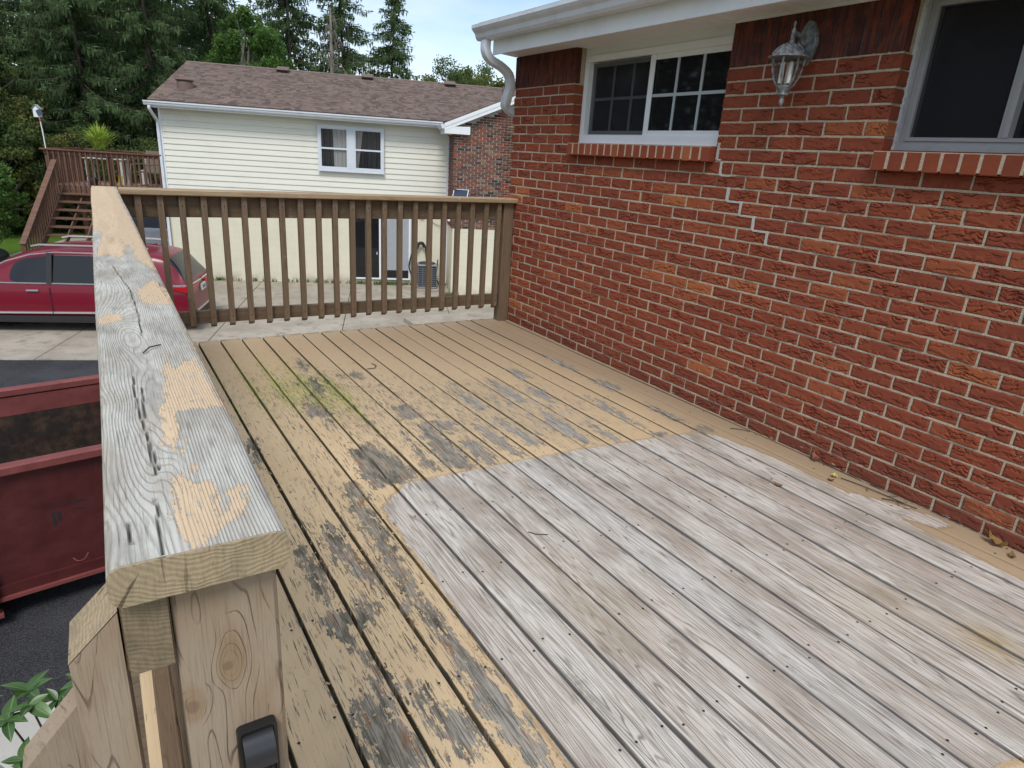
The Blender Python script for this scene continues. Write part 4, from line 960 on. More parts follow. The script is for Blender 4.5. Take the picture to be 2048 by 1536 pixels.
# curling paint flakes: too many and too small to count
fl = MB(); gfl = G('paint_flake', 0.8, 0, (0.50, 0.345, 0.185), 0.2)
for i in range(360):
    if i < 220: x, y = random.gauss(-2.42, .14), random.uniform(-.6, 1.3)
    else: x, y = random.uniform(-2.1, -.5), random.gauss(1.25, .35)
    if poly_sd(np.array([x]), np.array([y]), PATCH)[0] > -.01: continue
    L, W_, a, h = random.uniform(.004, .015), random.uniform(.002, .006), random.gauss(1.57, .7), random.uniform(.001, .007)
    c, s = math.cos(a), math.sin(a); i0 = len(fl.v)
    for t in (-.5, 0, .5):
        for q in (-.5, .5): fl.v.append((x+c*L*t-s*W_*q+1.5, y+s*L*t+c*W_*q-1.0, .0022+h*(4*t*t)*random.uniform(.3, 1)))
    fl.f += [(i0, i0+1, i0+3, i0+2), (i0+2, i0+3, i0+5, i0+4)]
tag(link('paint_flakes', fl.mesh('paint_flakes', gfl, None, False), deck), kind='stuff')

# ------------------------------------------------------------------ ground
GZ = -2.70
NA = R(-20.5); NO = (-.382, 20.048)                         # the neighbour's frame: u along the wall, n away from us
_c, _s = math.cos(NA), math.sin(NA)
def nw(u, n, z=0.0): return (NO[0]+u*_c-n*_s, NO[1]+u*_s+n*_c, z)
def asphalt():
    g = G('asphalt', 0.9, spec=0.25); p = g.pos()
    a = g.noise(p, 55.0, 3.0, 0.7); b = g.noise(p, 0.8, 4.0, 0.6); v = g.voro(p, 70.0)
    c = g.mix(g.mr(a, 0.35, 0.7), (0.022, 0.022, 0.025), (0.062, 0.062, 0.066)); c = g.mix(g.mr(b, 0.4, 0.7, 0.0, 0.5), c, (0.085, 0.085, 0.09))
    c = g.mix(g.mr(v, 0.28, 0.16, 0.0, 0.55), c, (0.13, 0.13, 0.13))
    g.col(c); g.bump(g.add(a, g.mul(v, -1.0)), 0.8, 0.012); return g
def concrete(name, c1=(0.33, 0.285, 0.225), c2=(0.45, 0.40, 0.325), stain=0.5):
    g = G(name, 0.9, spec=0.2); p = g.pos()
    a = g.noise(p, 90.0, 3.0, 0.6); b = g.noise(p, 1.1, 6.0, 0.65, 0.3); d = g.noise(p, 3.4, 5.0, 0.6)
    c = g.mix(g.mr(b, 0.32, 0.66), c1, c2); c = g.mix(g.mr(d, 0.52, 0.72, 0.0, stain), c, tuple(q*.42 for q in c1)); c = g.mix(g.mr(a, 0.55, 0.8, 0.0, 0.35), c, (0.18, 0.17, 0.15))
    rc = g.mul(g.rnd(), 0.22); c = g.mix(rc, c, tuple(q*.6 for q in c1))
    g.col(c); g.bump(a, 0.5, 0.004); return g
def lawn():
    g = G('lawn', 0.95, spec=0.15); p = g.pos()
    a = g.noise(p, 26.0, 4.0, 0.7); b = g.noise(p, 0.6, 4.0, 0.6)
    c = g.mix(g.mr(a, 0.3, 0.7), (0.055, 0.115, 0.012), (0.125, 0.225, 0.03)); c = g.mix(g.mr(b, 0.4, 0.7, 0.0, 0.4), c, (0.09, 0.15, 0.02))
    g.col(c); g.bump(a, 1.0, 0.05); return g
M_asph, M_conc, M_lawn = asphalt(), concrete('driveway_concrete'), lawn()
gd = MB().poly([(-260, -120, GZ-.02), (260, -120, GZ-.02), (260, 400, GZ-.02), (-260, 400, GZ-.02)]); tag(gd.build('ground', M_lawn), kind='structure')
ad = MB(); pts = [nw(-16, -8.14), nw(12, -8.14), nw(12, -30), nw(-16, -30)]
ad.poly([(a, b, GZ-.004) for a, b, _ in pts]); tag(ad.build('asphalt_driveway', M_asph), kind='structure')
cdv = empty('concrete_driveway'); cdv.location = (NO[0], NO[1], GZ); cdv.rotation_euler = (0, 0, NA); tag(cdv, kind='structure')
us = [-7.0, -3.9, -1.2, 1.5, 4.2, 6.9, 9.6, 12.3]; ns = [-8.13, -7.2, -3.6, 0.0]
for i in range(len(us)-1):
    for j in range(3):
        MB().box(us[i]+.009, us[i+1]-.009, ns[j]+.009, ns[j+1]-.009, -.10, .006+random.uniform(-.002, .002), .004).build('slab', M_conc, cdv)
MB().box(-6.99, 12.29, -8.12, -.01, -.14, -.012).build('joint_fill', G('joint_dirt', 0.95, 0, (0.07, 0.065, 0.05)), cdv)
for j in (2,):
    for i in (0, 1):
        MB().box(us[i]+.009, us[i+1]-.009, .009, 3.2, -.10, .004, .004).build('slab', M_conc, cdv); MB().box(us[i]+.009, us[i+1]-.009, 3.22, 8.0, -.10, .003, .004).build('slab', M_conc, cdv)
tag(MB().box(-6.5, -3.0, -2.5, 3.34, GZ-.1, GZ+.14, .02).build('concrete_footing', concrete('pale_concrete', (0.50, 0.48, 0.43), (0.62, 0.60, 0.55), 0.35)), kind='structure')
tag(MB().box(3.2, 7.5, 12.75, 13.5, GZ, GZ+.13, .02).build('concrete_kerb', M_conc), kind='structure')

# ------------------------------------------------------------------ neighbour's house
nh = empty('neighbour_house', 'cream sided house with brown shingle roof and a brick gable wing', 'house', (NO[0], NO[1], 0), NA)
M_siding = paint_material('cream_vinyl_siding', (0.73, 0.72, 0.63), 0.55, 0.22, (0.52, 0.50, 0.42), 1.1)
def block_material():
    g = G('cream_painted_block', 0.8, spec=0.25); p = g.xyz(g.obj())
    bt_ = g.node('ShaderNodeTexBrick'); g.put(bt_.inputs['Vector'], g.comb(p[0], p[2], 0.0)); bt_.offset = 0.5
    for k_, v_ in (('Scale', 1.0), ('Mortar Size', 0.006), ('Mortar Smooth', 0.6), ('Brick Width', 0.406), ('Row Height', 0.203)): bt_.inputs[k_].default_value = v_
    bt_.inputs['Color1'].default_value = (1, 1, 1, 1); bt_.inputs['Color2'].default_value = (0.96, 0.96, 0.96, 1); bt_.inputs['Mortar'].default_value = (0.0, 0.0, 0.0, 1)
    n = g.noise(g.pos(), 2.0, 5.0, 0.6); f = g.noise(g.pos(), 60.0, 2.0, 0.6)
    c = g.mix(g.mr(n, 0.4, 0.75, 0.0, 0.30), (0.70, 0.66, 0.52), (0.58, 0.54, 0.42))
    low = g.mul(g.mr(p[2], GZ+.35, GZ), g.mr(n, .35, .6))
    c = g.mix(g.mul(low, 0.6), c, (0.25, 0.22, 0.14))
    g.col(c); g.bump(g.add(bt_.outputs[0], g.mul(f, .15)), 0.6, 0.005); return g
M_block = block_material()
M_nmortar = mortar_material('grey_mortar', (0.42, 0.38, 0.33), (0.54, 0.50, 0.44), 40)
def nbrick_material():
    g = G('variegated_brick', 0.9, spec=0.2); r = g.math('FRACT', g.add(g.rnd(), g.attr('rnd'))); p = g.pos()
    c = g.ramp(r, [(0.0, (0.035, 0.030, 0.032)), (0.10, (0.075, 0.055, 0.050)), (0.24, (0.155, 0.082, 0.064)), (0.45, (0.165, 0.072, 0.052)), (0.66, (0.20, 0.080, 0.055)), (0.80, (0.30, 0.075, 0.040)), (0.91, (0.24, 0.17, 0.115)), (0.96, (0.17, 0.105, 0.085))])
    n = g.noise(p, 30.0, 4.0, 0.6); c = g.mix(g.mr(n, 0.4, 0.7, 0.0, 0.4), c, (0.085, 0.055, 0.048)); g.col(c); g.bump(n, 0.6, 0.006); return g
M_nbrick = nbrick_material()
def shingle_material():
    g = G('brown_shingle', 0.95, spec=0.1); r = g.math('FRACT', g.add(g.rnd(), g.attr('rnd'))); p = g.pos()
    c = g.ramp(r, [(0.0, (0.105, 0.082, 0.074)), (0.30, (0.150, 0.112, 0.098)), (0.55, (0.178, 0.132, 0.113)), (0.78, (0.210, 0.158, 0.132)), (1.0, (0.160, 0.134, 0.126))])
    n = g.noise(p, 1.2, 4.0, 0.6); c = g.mix(g.mr(n, 0.45, 0.75, 0.0, 0.4), c, (0.10, 0.075, 0.065)); f = g.noise(p, 140.0, 2.0, 0.6)
    c = g.mix(g.mr(f, 0.5, 0.8, 0.0, 0.4), c, (0.07, 0.05, 0.045)); g.col(c); g.bump(f, 0.6, 0.004); return g
M_shin = shingle_material()
UL, UR, BLK = -.95, 7.22, -.26
nbk = empty('lower_wall'); nbk.parent = nh
MB().box(UL, UR, .012, .25, GZ-.05, BLK).build('block_wall', M_block, nh)
nbk.name = 'siding_wall'
z = BLK; sp = .157
prof_s = [(.012, 0.0), (-.020, 0.0), (-.020, .012), (.0, sp*.93), (.004, sp+.004), (.012, sp+.004)]
sm = MB().prism(prof_s, 0, 0, 1).mesh('siding_board', M_siding)
while z < 2.20:
    a_, b_ = UL+.06, UR-.05; cut = random.choice((1.1, 2.4, 3.6, 5.6, 6.2))+random.uniform(-.25, .25)
    for p0, p1, dy in ((a_, cut, 0), (cut-.02, b_, -.0015)): link('siding_board', sm, nbk, (p0, dy+random.uniform(-.001, .001), z+random.uniform(-.002, .002)), (0, random.uniform(-.0004, .0004), 0), (p1-p0, 1, 1))
    z += sp
MB().box(UL, UR, .0125, .20, BLK+.001, 2.24).build('sheathing', M_siding, nbk)
MB().box(UL-.002, UL+.058, -.018, .0115, BLK, 2.24).build('corner_post', M_white, nbk)
MB().box(UR-.048, UR+.03, -.018, .0115, BLK, 2.24).build('corner_post', M_white, nbk)
MB().box(UL, 13.0, 7.9, 8.1, GZ, 2.2).build('rear_wall', M_siding, nh)
MB().prism([(.26, GZ), (7.9, GZ), (7.9, 2.2), (4.04, 3.60), (.26, 2.24)], 0, UL+.002, UL+.15).build('end_wall', M_siding, nh)
# roof
E0, EZ, RN, RZ = -.40, 2.262, 4.04, 3.685
sl_ = math.hypot(RN-E0, RZ-EZ); ang_ = math.atan2(RZ-EZ, RN-E0)
roof = empty('roof'); roof.parent = nh
MB().prism([(E0, EZ-.05), (E0, EZ-.004), (RN, RZ-.004), (8.4, EZ-.1), (8.4, EZ-.15), (RN, RZ-.05)], 0, -1.06, 10.6).build('roof_deck', M_shing_dark, roof)
def shingle_field(u0, u1, L, expo, frame, seed):
    """tabs laid in courses on a plane; frame(u, s, h) -> local point"""
    rs = random.Random(seed); V, F, RR_ = [], [], []; s0 = 0.0
    while s0 < L-.01:
        s1 = min(s0+expo*1.25, L); u = u0-rs.uniform(0, .2)
        while u < u1:
            w = rs.uniform(.07, .20); a, b = max(u, u0), min(u+w-.004, u1); u += w
            if b-a < .02: continue
            h = rs.choice((.006, .010, .015)); i = len(V)
            for (uu, ss, hh) in ((a, s0-.004, 0), (b, s0-.004, 0), (b, s0-.004, h), (a, s0-.004, h), (b, s1, .003), (a, s1, .003)): V.append(frame(uu, ss, hh))
            F += [(i, i+1, i+2, i+3), (i+3, i+2, i+4, i+5)]; RR_ += [rs.random()]*2
            RR_[-1] = RR_[-2]
        s0 += expo
    return V, F, RR_
ca, sa = math.cos(ang_), math.sin(ang_)
V, F, RR_ = shingle_field(-1.08, 10.6, sl_, .142, lambda u, s, h: (u, E0+s*ca-h*sa, EZ+s*sa+h*ca), 3)
me = mesh_arrays('shingles', V, F, M_shin); add_fattr(me, 'rnd', RR_); tag(link('shingles', me, roof), kind='stuff')
MB().prism([(RN-.14, RZ-.03), (RN, RZ+.018), (RN+.14, RZ-.03)], 0, -1.08, 10.6).build('ridge_cap', M_shin, roof)
M_vent = paint_material('brown_vent_metal', (0.16, 0.10, 0.085), 0.6, 0.3, (0.08, 0.06, 0.05))
M_ventd = G('vent_dark', 0.7, 0, (0.03, 0.028, 0.026))
for u in (1.95, 4.67, 7.48):
    s = sl_-.34; zc = EZ+s*sa; nc = E0+s*ca
    v_ = empty('roof_vent'); v_.parent = roof; v_.location = (u, nc, zc); v_.rotation_euler = (ang_, 0, 0)
    MB().box(-.17, .17, -.16, .16, .0, .085, .01).build('vent_box', M_ventd, v_); MB().box(-.195, .195, -.20, .19, .086, .125, .012).build('vent_hood', M_vent, v_)
tv = empty('turbine_vent'); tv.parent = roof; tv.location = (-.42, .95, EZ+(.95-E0)*math.tan(ang_))
MB().lathe([(.23, -.14), (.225, .10), (.21, .15), (.20, .17)], 16).build('vent_stack', M_vent, tv, 40)
MB().lathe([(.08, .17), (.23, .175), (.26, .205), (.21, .25), (.05, .27)], 16).build('vent_cap', M_vent, tv, 40)
MB().box(-.32, .32, -.26, .26, -.012, .006).build('flashing', M_vent, tv).rotation_euler = (ang_, 0, 0)
MB().lathe([(.04, 0), (.04, .25)], 10, (9.28, 3.2, EZ+(3.2-E0)*math.tan(ang_))).build('plumbing_stack', M_vent, roof, 40)
# eave trim, gutter
MB().box(-1.06, 6.86, E0+.004, E0+.020, EZ-.20, EZ-.052).build('fascia', M_white, nh)
MB().box(-1.05, 6.85, E0+.022, .010, EZ-.118, EZ-.108).build('soffit', M_soffit, nh)
MB().prism([(E0+.002, EZ-.05), (E0+.002, EZ-.15), (E0-.08, EZ-.15), (E0-.10, EZ-.12), (E0-.105, EZ-.09), (E0-.128, EZ-.07), (E0-.128, EZ-.035), (E0-.116, EZ-.035), (E0-.116, EZ-.06)], 0, -1.16, 6.90).build('gutter', M_gutter, nh)
MB().prism([(E0+.004, EZ-.05), (RN, RZ-.05), (RN, RZ-.19), (E0+.004, EZ-.20)], 0, -1.085, -1.062).build('rake_board', M_white, nh)
dsp = MB(); rtube(dsp, bez([(-1.03, E0-.06, EZ-.15), (-1.03, E0-.05, EZ-.24), (-.99, E0+.12, EZ-.40), (-.98, -.06, EZ-.52), (-.98, -.055, EZ-.7)], 6)+[(-.98, -.055, GZ+.1)], .075, .055, (1, 0, 0)); dsp.build('downspout', M_gutter, nh, 40)
dsp = MB(); rtube(dsp, bez([(6.83, E0-.06, EZ-.15), (6.84, E0-.05, EZ-.22), (6.98, -.22, EZ-.33), (7.11, -.08, EZ-.42), (7.13, -.06, EZ-.6)], 6)+[(7.13, -.06, -.3), (7.13, -.05, GZ+.1)], .075, .055, (1, 0, 0)); dsp.build('downspout', M_gutter, nh, 40)
# upper window
def nwin():
    w = empty('window'); w.parent = nh; w.location = (4.255, -.075, 1.31)
    M_f = paint_material('pale_blue_white_frame', (0.62, 0.66, 0.72), 0.45, 0.15)
    f = MB(); hw, hh = .95, .625; x0 = -.035
    f.box(-hw, hw, x0, .06, -hh, -hh+.075); f.box(-hw, hw, x0, .06, hh-.07, hh); f.box(-hw, -hw+.07, x0+.0005, .06, -hh+.075, hh-.07); f.box(hw-.07, hw, x0+.0005, .06, -hh+.075, hh-.07); f.box(-.10, .10, x0-.004, .02, -hh+.075, hh-.07)
    f.box(-hw-.02, hw+.02, x0-.02, -.002, -hh-.03, -hh-.001); f.build('frame', M_f, w)
    curt = G('white_curtain', 0.9, 0, (0.60, 0.60, 0.58)); cn = curt.xyz(curt.pos()); curt.col(curt.mix(curt.mr(curt.noise(curt.comb(curt.mul(cn[0], 30.0), curt.mul(cn[1], 30.0), 0.0), 1.0, 1.0), .4, .6), (.60, .60, .58), (.80, .80, .78)))
    grey = G('grey_curtain', 0.9, 0, (0.10, 0.10, 0.12)); cn = grey.xyz(grey.pos()); grey.col(grey.mix(grey.mr(grey.noise(grey.comb(grey.mul(cn[0], 22.0), grey.mul(cn[1], 22.0), 0.0), 1.0, 1.0), .4, .6), (.02, .02, .026), (.075, .075, .09)))
    def drape(name, pts, mat):                             # pleated strip: (u_top, u_bottom) edges
        (a0, b0), (a1, b1) = pts; d = MB(); N_ = 26
        for i in range(N_+1):
            t = i/N_; yy = .030+.016*math.sin(i*1.9)
            d.v += [(a0+(b0-a0)*t, yy, .53), (a1+(b1-a1)*t, yy*1.1, -.53)]
        for i in range(N_): d.f.append((2*i, 2*i+1, 2*i+3, 2*i+2))
        link(name, d.mesh(name, mat, 60, False), w)
    drape('curtain', ((-.88, -.52), (-.88, -.50)), grey); drape('curtain', ((-.52, -.12), (-.50, -.12)), curt)
    drape('curtain', ((.12, .34), (.12, .20)), curt); drape('curtain', ((.33, .86), (.28, .86)), grey)
    MB().box(-.9, .9, .052, .056, -.60, .60).build('room_shade', G('window_room', 0.9, 0, (0.03, 0.03, 0.035)), w)
    gl_ = G('clear_pane', 0.03, 0, (0.02, 0.022, 0.025), 0.5); gl_.set('Alpha', 0.22)
    for s in (-1, 1):
        c = s*.49
        sh = MB(); 
        for za, zb, xx in ((-.55, .0, -.030), (-.02, .555, -.022)):
            sh.box(c-.39, c+.39, xx, xx+.02, za, za+.035); sh.box(c-.39, c+.39, xx, xx+.02, zb-.032, zb); sh.box(c-.39, c-.36, xx+.0006, xx+.02, za+.035, zb-.032); sh.box(c+.36, c+.39, xx+.0006, xx+.02, za+.035, zb-.032)
        so_ = sh.build('sash', M_f, w)
        for za, zb, xx in ((-.515, -.032, -.021), (.015, .523, -.013)): MB().box(c-.362, c+.362, xx, xx+.003, za, zb).build('pane', gl_, so_)
nwin()
# sliding patio door with a white panelled door standing behind the right half
def ndoor():
    d = empty('patio_door'); d.parent = nh; d.location = (5.09, -.004, -2.54)
    f = MB(); hw, hh = .93, 2.06; x0 = -.03
    f.box(-hw, -hw+.06, x0, .012, 0, hh); f.box(hw-.06, hw, x0, .012, 0, hh); f.box(-hw+.06, hw-.06, x0-.0006, .012, 0, .05); f.box(-hw+.06, hw-.06, x0-.0006, .012, hh-.06, hh); f.box(-.045, .01, x0-.002, .010, .05, hh-.06); f.build('frame', M_white, d)
    MB().box(-hw+.06, -.045, -.012, -.008, .05, hh-.06).build('pane', M_glass, d)
    gl_ = G('patio_pane', 0.03, 0, (0.02, 0.022, 0.025), 0.5); gl_.set('Alpha', 0.15)
    MB().box(.01, hw-.06, -.010, -.007, .05, hh-.06).build('pane', gl_, d)
    M_d = paint_material('white_door_paint', (0.66, 0.70, 0.74), 0.5, 0.12)
    MB().box(.01, hw-.06, .0075, .0095, .05, .30).build('dark_kick', G('dark_room', 0.9, 0, (0.02, 0.018, 0.016)), d)
    MB().box(.01, hw-.06, .006, .0090, .30, hh-.06).build('door_leaf', M_d, d)
    for za, zb in ((.42, .98), (1.10, 1.86)):
        for ua, ub in ((.12, .40), (.48, .76)):
            MB().box(ua, ub, .001, .0058, za, zb, .002).build('door_panel', M_d, d)
    MB().box(-.12, -.10, -.02, -.012, .78, .86).build('handle', M_white, d)
ndoor()
# brick wing
WN, WL, WR, RK = -1.5, 7.14, 13.5, -1.72
wing = empty('brick_wing'); wing.parent = nh
BB = -.70
MB().box(WL-.0+.045, WR, WN+.012, 7.8, GZ-.05, BB).build('block_base', M_block, wing)
MB().box(WL+.030, WL+.0448, WN+.03, -.02, GZ-.05, BB).build('block_return', M_block, wing)
MB().prism([(WL+.012, BB+.001), (WR, BB+.001), (WR, 2.28), (10.32, 3.58), (WL+.012, 2.215)], 1, WN+.012, WN+.30).build('gable_backing', M_nmortar, wing)
MB().box(WL+.012, WL+.2, WN+.301, -.0, BB+.001, 2.2).build('return_backing', M_nmortar, wing)
nbm = MB().box(-.0950, .0950, 0, .03, -.0270, .0270).mesh('brick', M_nbrick); nbr = MB().box(0, .03, -.0965, .0965, -.0285, .0285).mesh('brick', M_nbrick)
cand = []
row = 0; z = BB+.035
while z < 3.6:
    off = 0 if row % 2 else .1016
    u = WL-off
    while u < 13.4:
        ua, ub = max(u, WL), min(u+.193, 13.4)
        top = 2.215+(ub-WL)*.43-.16 if ub < 10.3 else 99
        if ub-ua > .03 and z < min(top, 2.05+(ua-WL)*.43) and u < 10.3: cand.append(((ua+ub)/2, z, (ub-ua)/.193))
        u += .2032
    z += .0677; row += 1
def nvis(c):
    u, v, _ = project(nw(c[0], WN, c[1])); return (u < 1035)*1000-abs(u-950)-.2*abs(v-330)
cand.sort(key=nvis, reverse=True)
for (u, z, s) in cand[:300]:
    link('brick', nbm, wing, (u, WN+random.choice((0, 0, 0, -.004, -.010, .003)), z), (0, 0, 0), (s*random.uniform(.95, 1), 1, 1))
VV, FF, RR_ = [], [], []; cnt = 0
t0 = MB().box(-.0965, .0965, 0, .03, -.0285, .0285)
for (u, z, s) in cand[300:]:
    VV.append(np.array(t0.v)*np.array([s, 1, 1])+np.array([u, WN, z])); FF.append(np.array(t0.f)+cnt); cnt += 8; RR_.append(np.full(6, random.random()))
t1 = MB().box(0, .03, -.0965, .0965, -.0285, .0285); z = BB+.035; row = 0
while z < 2.05:
    for k_ in range(7):
        nc = WN+.125+.2032*k_+(.1 if row % 2 else 0)
        if nc < -.1: VV.append(np.array(t1.v)+np.array([WL, nc, z])); FF.append(np.array(t1.f)+cnt); cnt += 8; RR_.append(np.full(6, random.random()*.5))
    z += .0677; row += 1
me = mesh_arrays('brick_field', np.concatenate(VV), np.concatenate(FF), M_nbrick); add_fattr(me, 'rnd', np.concatenate(RR_)); tag(link('brick_field', me, wing), kind='stuff')
WE, WEZ, WRU, WRZ = 6.84, 2.165, 10.34, 3.66
wsl = math.hypot(WRU-WE, WRZ-WEZ); wa = math.atan2(WRZ-WEZ, WRU-WE); cw, sw = math.cos(wa), math.sin(wa)
MB().prism([(WE, WEZ-.05), (WRU, WRZ-.05), (13.84, WEZ-.05), (13.84, WEZ), (WRU, WRZ), (WE, WEZ)], 1, RK+.02, 4.0).build('wing_roof_deck', M_shing_dark, wing)
V, F, RR_ = shingle_field(RK, 3.6, wsl, .142, lambda n, s, h: (WE+s*cw-h*sw, n, WEZ+s*sw+h*cw), 5)
me = mesh_arrays('wing_shingles', V, F, M_shin); add_fattr(me, 'rnd', RR_); tag(link('wing_shingles', me, wing), kind='stuff')
for d0_, d1_, off in ((.006, .11, 0), (.112, .205, .012)):
    MB().prism([(WE, WEZ-d0_), (WRU, WRZ-d0_), (13.84, WEZ-d0_), (13.84, WEZ-d1_), (WRU, WRZ-d1_), (WE, WEZ-d1_)], 1, RK+off, RK+off+.03).build('rake_board', M_white, wing)
MB().prism([(WE+.01, WEZ-.206), (WE+.01, WEZ-.27), (WL+.42, WEZ-.27), (WL+.42, WEZ-.06), (WE+.30, WEZ-.08)], 1, RK+.014, WN+.005).build('eave_return', M_white, wing)
MB().box(WE+.01, WL+.010, WN+.006, -.39, WEZ-.27, WEZ-.12).build('eave_box', M_white, wing)
MB().prism([(WE-.10, WEZ-.03), (WE-.10, WEZ-.06), (WE-.07, WEZ-.15), (WE+.008, WEZ-.15), (WE+.008, WEZ-.03)], 1, RK+.0, -.55).build('gutter', M_gutter, wing)
# small things on and by the neighbour's wall
M_hose = G('black_rubber', 0.5, 0, (0.012, 0.012, 0.013))
ac = empty('air_conditioner', 'grey outdoor air conditioning unit on a pad beside the patio door', 'air conditioner', nw(6.50, -.62, GZ+.006), NA)
MB().box(-.42, .42, -.40, .40, 0, .07, .01).build('pad', M_conc, ac)
M_ac = G('dark_grey_metal', 0.5, 0.3, (0.045, 0.048, 0.055)); M_ac2 = G('grey_enamel', 0.45, 0.1, (0.22, 0.23, 0.25))
MB().box(-.29, .29, -.29, .29, .10, .74, .05).build('coil', M_ac, ac); MB().box(-.305, .305, -.305, .305, .071, .12, .03).build('base_pan', M_ac2, ac); MB().box(-.305, .305, -.305, .305, .741, .80, .04).build('top_panel', M_ac2, ac)
MB().lathe([(.25, .80), (.24, .835), (.10, .845), (.02, .85)], 20).build('fan_grille', M_ac, ac, 50)
for i in range(9):
    z = .16+i*.066; MB().box(-.302, .302, -.2985, -.2905, z, z+.010).build('guard_bar', M_ac2, ac)
for i in range(5):
    u = -.28+i*.14; MB().box(u-.005, u+.005, -.306, -.2995, .12, .74).build('guard_bar', M_ac2, ac)
hs = bez([(6.10, -.08, -2.45), (5.98, -.09, -2.15), (6.0, -.09, -1.9), (6.10, -.10, -1.55), (6.22, -.12, -1.36), (6.36, -.13, -1.33), (6.47, -.12, -1.45), (6.50, -.12, -1.7), (6.52, -.2, -1.88)], 6)
base = nw(6.1, -.08, 0)
def npath(pts): return [tuple(Vector(nw(*p))-Vector((base[0], base[1], 0))) for p in pts]
ho = MB().tube(npath(hs), .022, 8).build('garden_hose', M_hose, None, 60, (base[0], base[1], 0)); tag(ho, 'black hose looped on the cream wall above the air conditioner', 'hose')
MB().tube(npath(bez([(6.20, -.13, -1.52), (6.27, -.13, -1.37), (6.37, -.14, -1.34), (6.46, -.13, -1.46)], 6)), .050, 8).build('hose_coil', M_hose, ho, 60)
MB().tube(npath(bez([(6.88, -.1, -1.85), (6.84, -.3, -2.1), (6.82, -.3, -2.4), (6.95, -.3, -2.62), (7.1, -.3, -2.64)], 5)), .018, 8).build('hose_tail', M_hose, ho, 60)
dv = empty('vent_hood', 'rounded grey vent hood high on the cream block wall', 'vent', nw(6.34, .01, -.42), NA)
MB().prism([(-.11, .16), (.11, .16), (.11, -.02), (.07, -.10), (0, -.13), (-.07, -.10), (-.11, -.02)], 1, -.10, .0).build('hood', paint_material('grey_hood', (0.26, 0.25, 0.24), 0.6, 0.3), dv, 30); MB().box(-.14, .14, -.012, .0, -.02, .20).build('flange', M_alu, dv)
cm = empty('security_camera', 'small white security camera at the corner of the brick wing', 'camera', nw(7.13, -1.0, -.52), NA)
MB().lathe([(.035, -.10), (.045, -.08), (.045, .06), (.03, .07)], 12).xf(Matrix.Rotation(R(75), 4, 'X') @ Matrix.Rotation(R(-30), 4, 'Y')).build('housing', M_white, cm, 40)
MB().lathe([(.0, -.001), (.032, .0), (.032, .02)], 12).xf(Matrix.Translation((-.05, .0, .0)) @ Matrix.Rotation(R(75), 4, 'X')).build('lens', M_hose, cm, 40); MB().tube([(0, 0, 0), (.03, .03, -.03), (.05, .03, -.01)], .012, 6).build('bracket', M_white, cm)
sp_ = empty('solar_panel', 'small tilted solar panel on an arm in front of the variegated bricks', 'solar panel', nw(7.36, -1.62, .30), NA)
M_pv = G('blue_solar_cells', 0.08, 0, (0.03, 0.04, 0.07), 0.6)
pn_ = MB().box(-.22, .22, -.15, .15, -.012, .012, .004).build('frame', M_white, sp_); pn_.rotation_euler = (R(48), 0, R(-18))
MB().box(-.20, .20, -.13, .13, .0122, .0145).build('cells', M_pv, pn_)
MB().tube([(0, 0, 0), (.0, .10, -.12), (.0, .12, -.2)], .014, 6).build('arm', M_alu, sp_)
tag(MB().tube([tuple(Vector(nw(*p))) for p in bez([(6.5, -.01, -.25), (6.62, -.02, -.62), (6.85, -.03, -.78), (7.1, -.05, -.80)], 6)], .007, 6).build('loose_cable', M_hose, None, 60), 'thin dark cable sagging across the cream block wall', 'cable')
# weeds along the wall foot
def blades(name, spots, mat, h=.16, w=.018, n=14, sp=.10):
    V, F = [], []
    for (x, y, z0) in spots:
        for _ in range(n):
            a = random.uniform(0, 6.28); l = random.uniform(.4, 1)*h; dx, dy = math.cos(a), math.sin(a); bx, by_ = x+random.gauss(0, sp*.5), y+random.gauss(0, sp*.3); lean = random.uniform(.15, .7)*l
            i = len(V); V += [(bx-dy*w/2, by_+dx*w/2, z0), (bx+dy*w/2, by_-dx*w/2, z0), (bx+dx*lean*.4+dy*w*.4, by_+dy*lean*.4-dx*w*.4, z0+l*.65), (bx+dx*lean*.4-dy*w*.4, by_+dy*lean*.4+dx*w*.4, z0+l*.65)]
            V += [(bx+dx*lean, by_+dy*lean, z0+l), (bx+dx*lean+.002, by_+dy*lean, z0+l)]
            F += [(i, i+1, i+2, i+3), (i+3, i+2, i+5, i+4)]
    return mesh_arrays(name, V, F, mat)
M_weed = G('weed_green', 0.8, 0, (0.10, 0.15, 0.035), 0.2)
spots = [nw(random.uniform(-.8, 7.0), -.03-abs(random.gauss(0, .04)), GZ+.006) for _ in range(46)]+[nw(random.gauss(5.3, .5), -.06-abs(random.gauss(0, .05)), GZ+.006) for _ in range(22)]+[nw(random.gauss(7.2, .15), -1.55-abs(random.gauss(0, .07)), GZ+.006) for _ in range(8)]+[nw(random.uniform(-6, -2.2), -8.15+random.gauss(0, .05), GZ) for _ in range(30)]
tag(link('weeds', blades('weeds', spots, M_weed, .15)), 'straggling green weeds along the foot of the cream wall and slab edge', 'weeds', None, 'stuff')

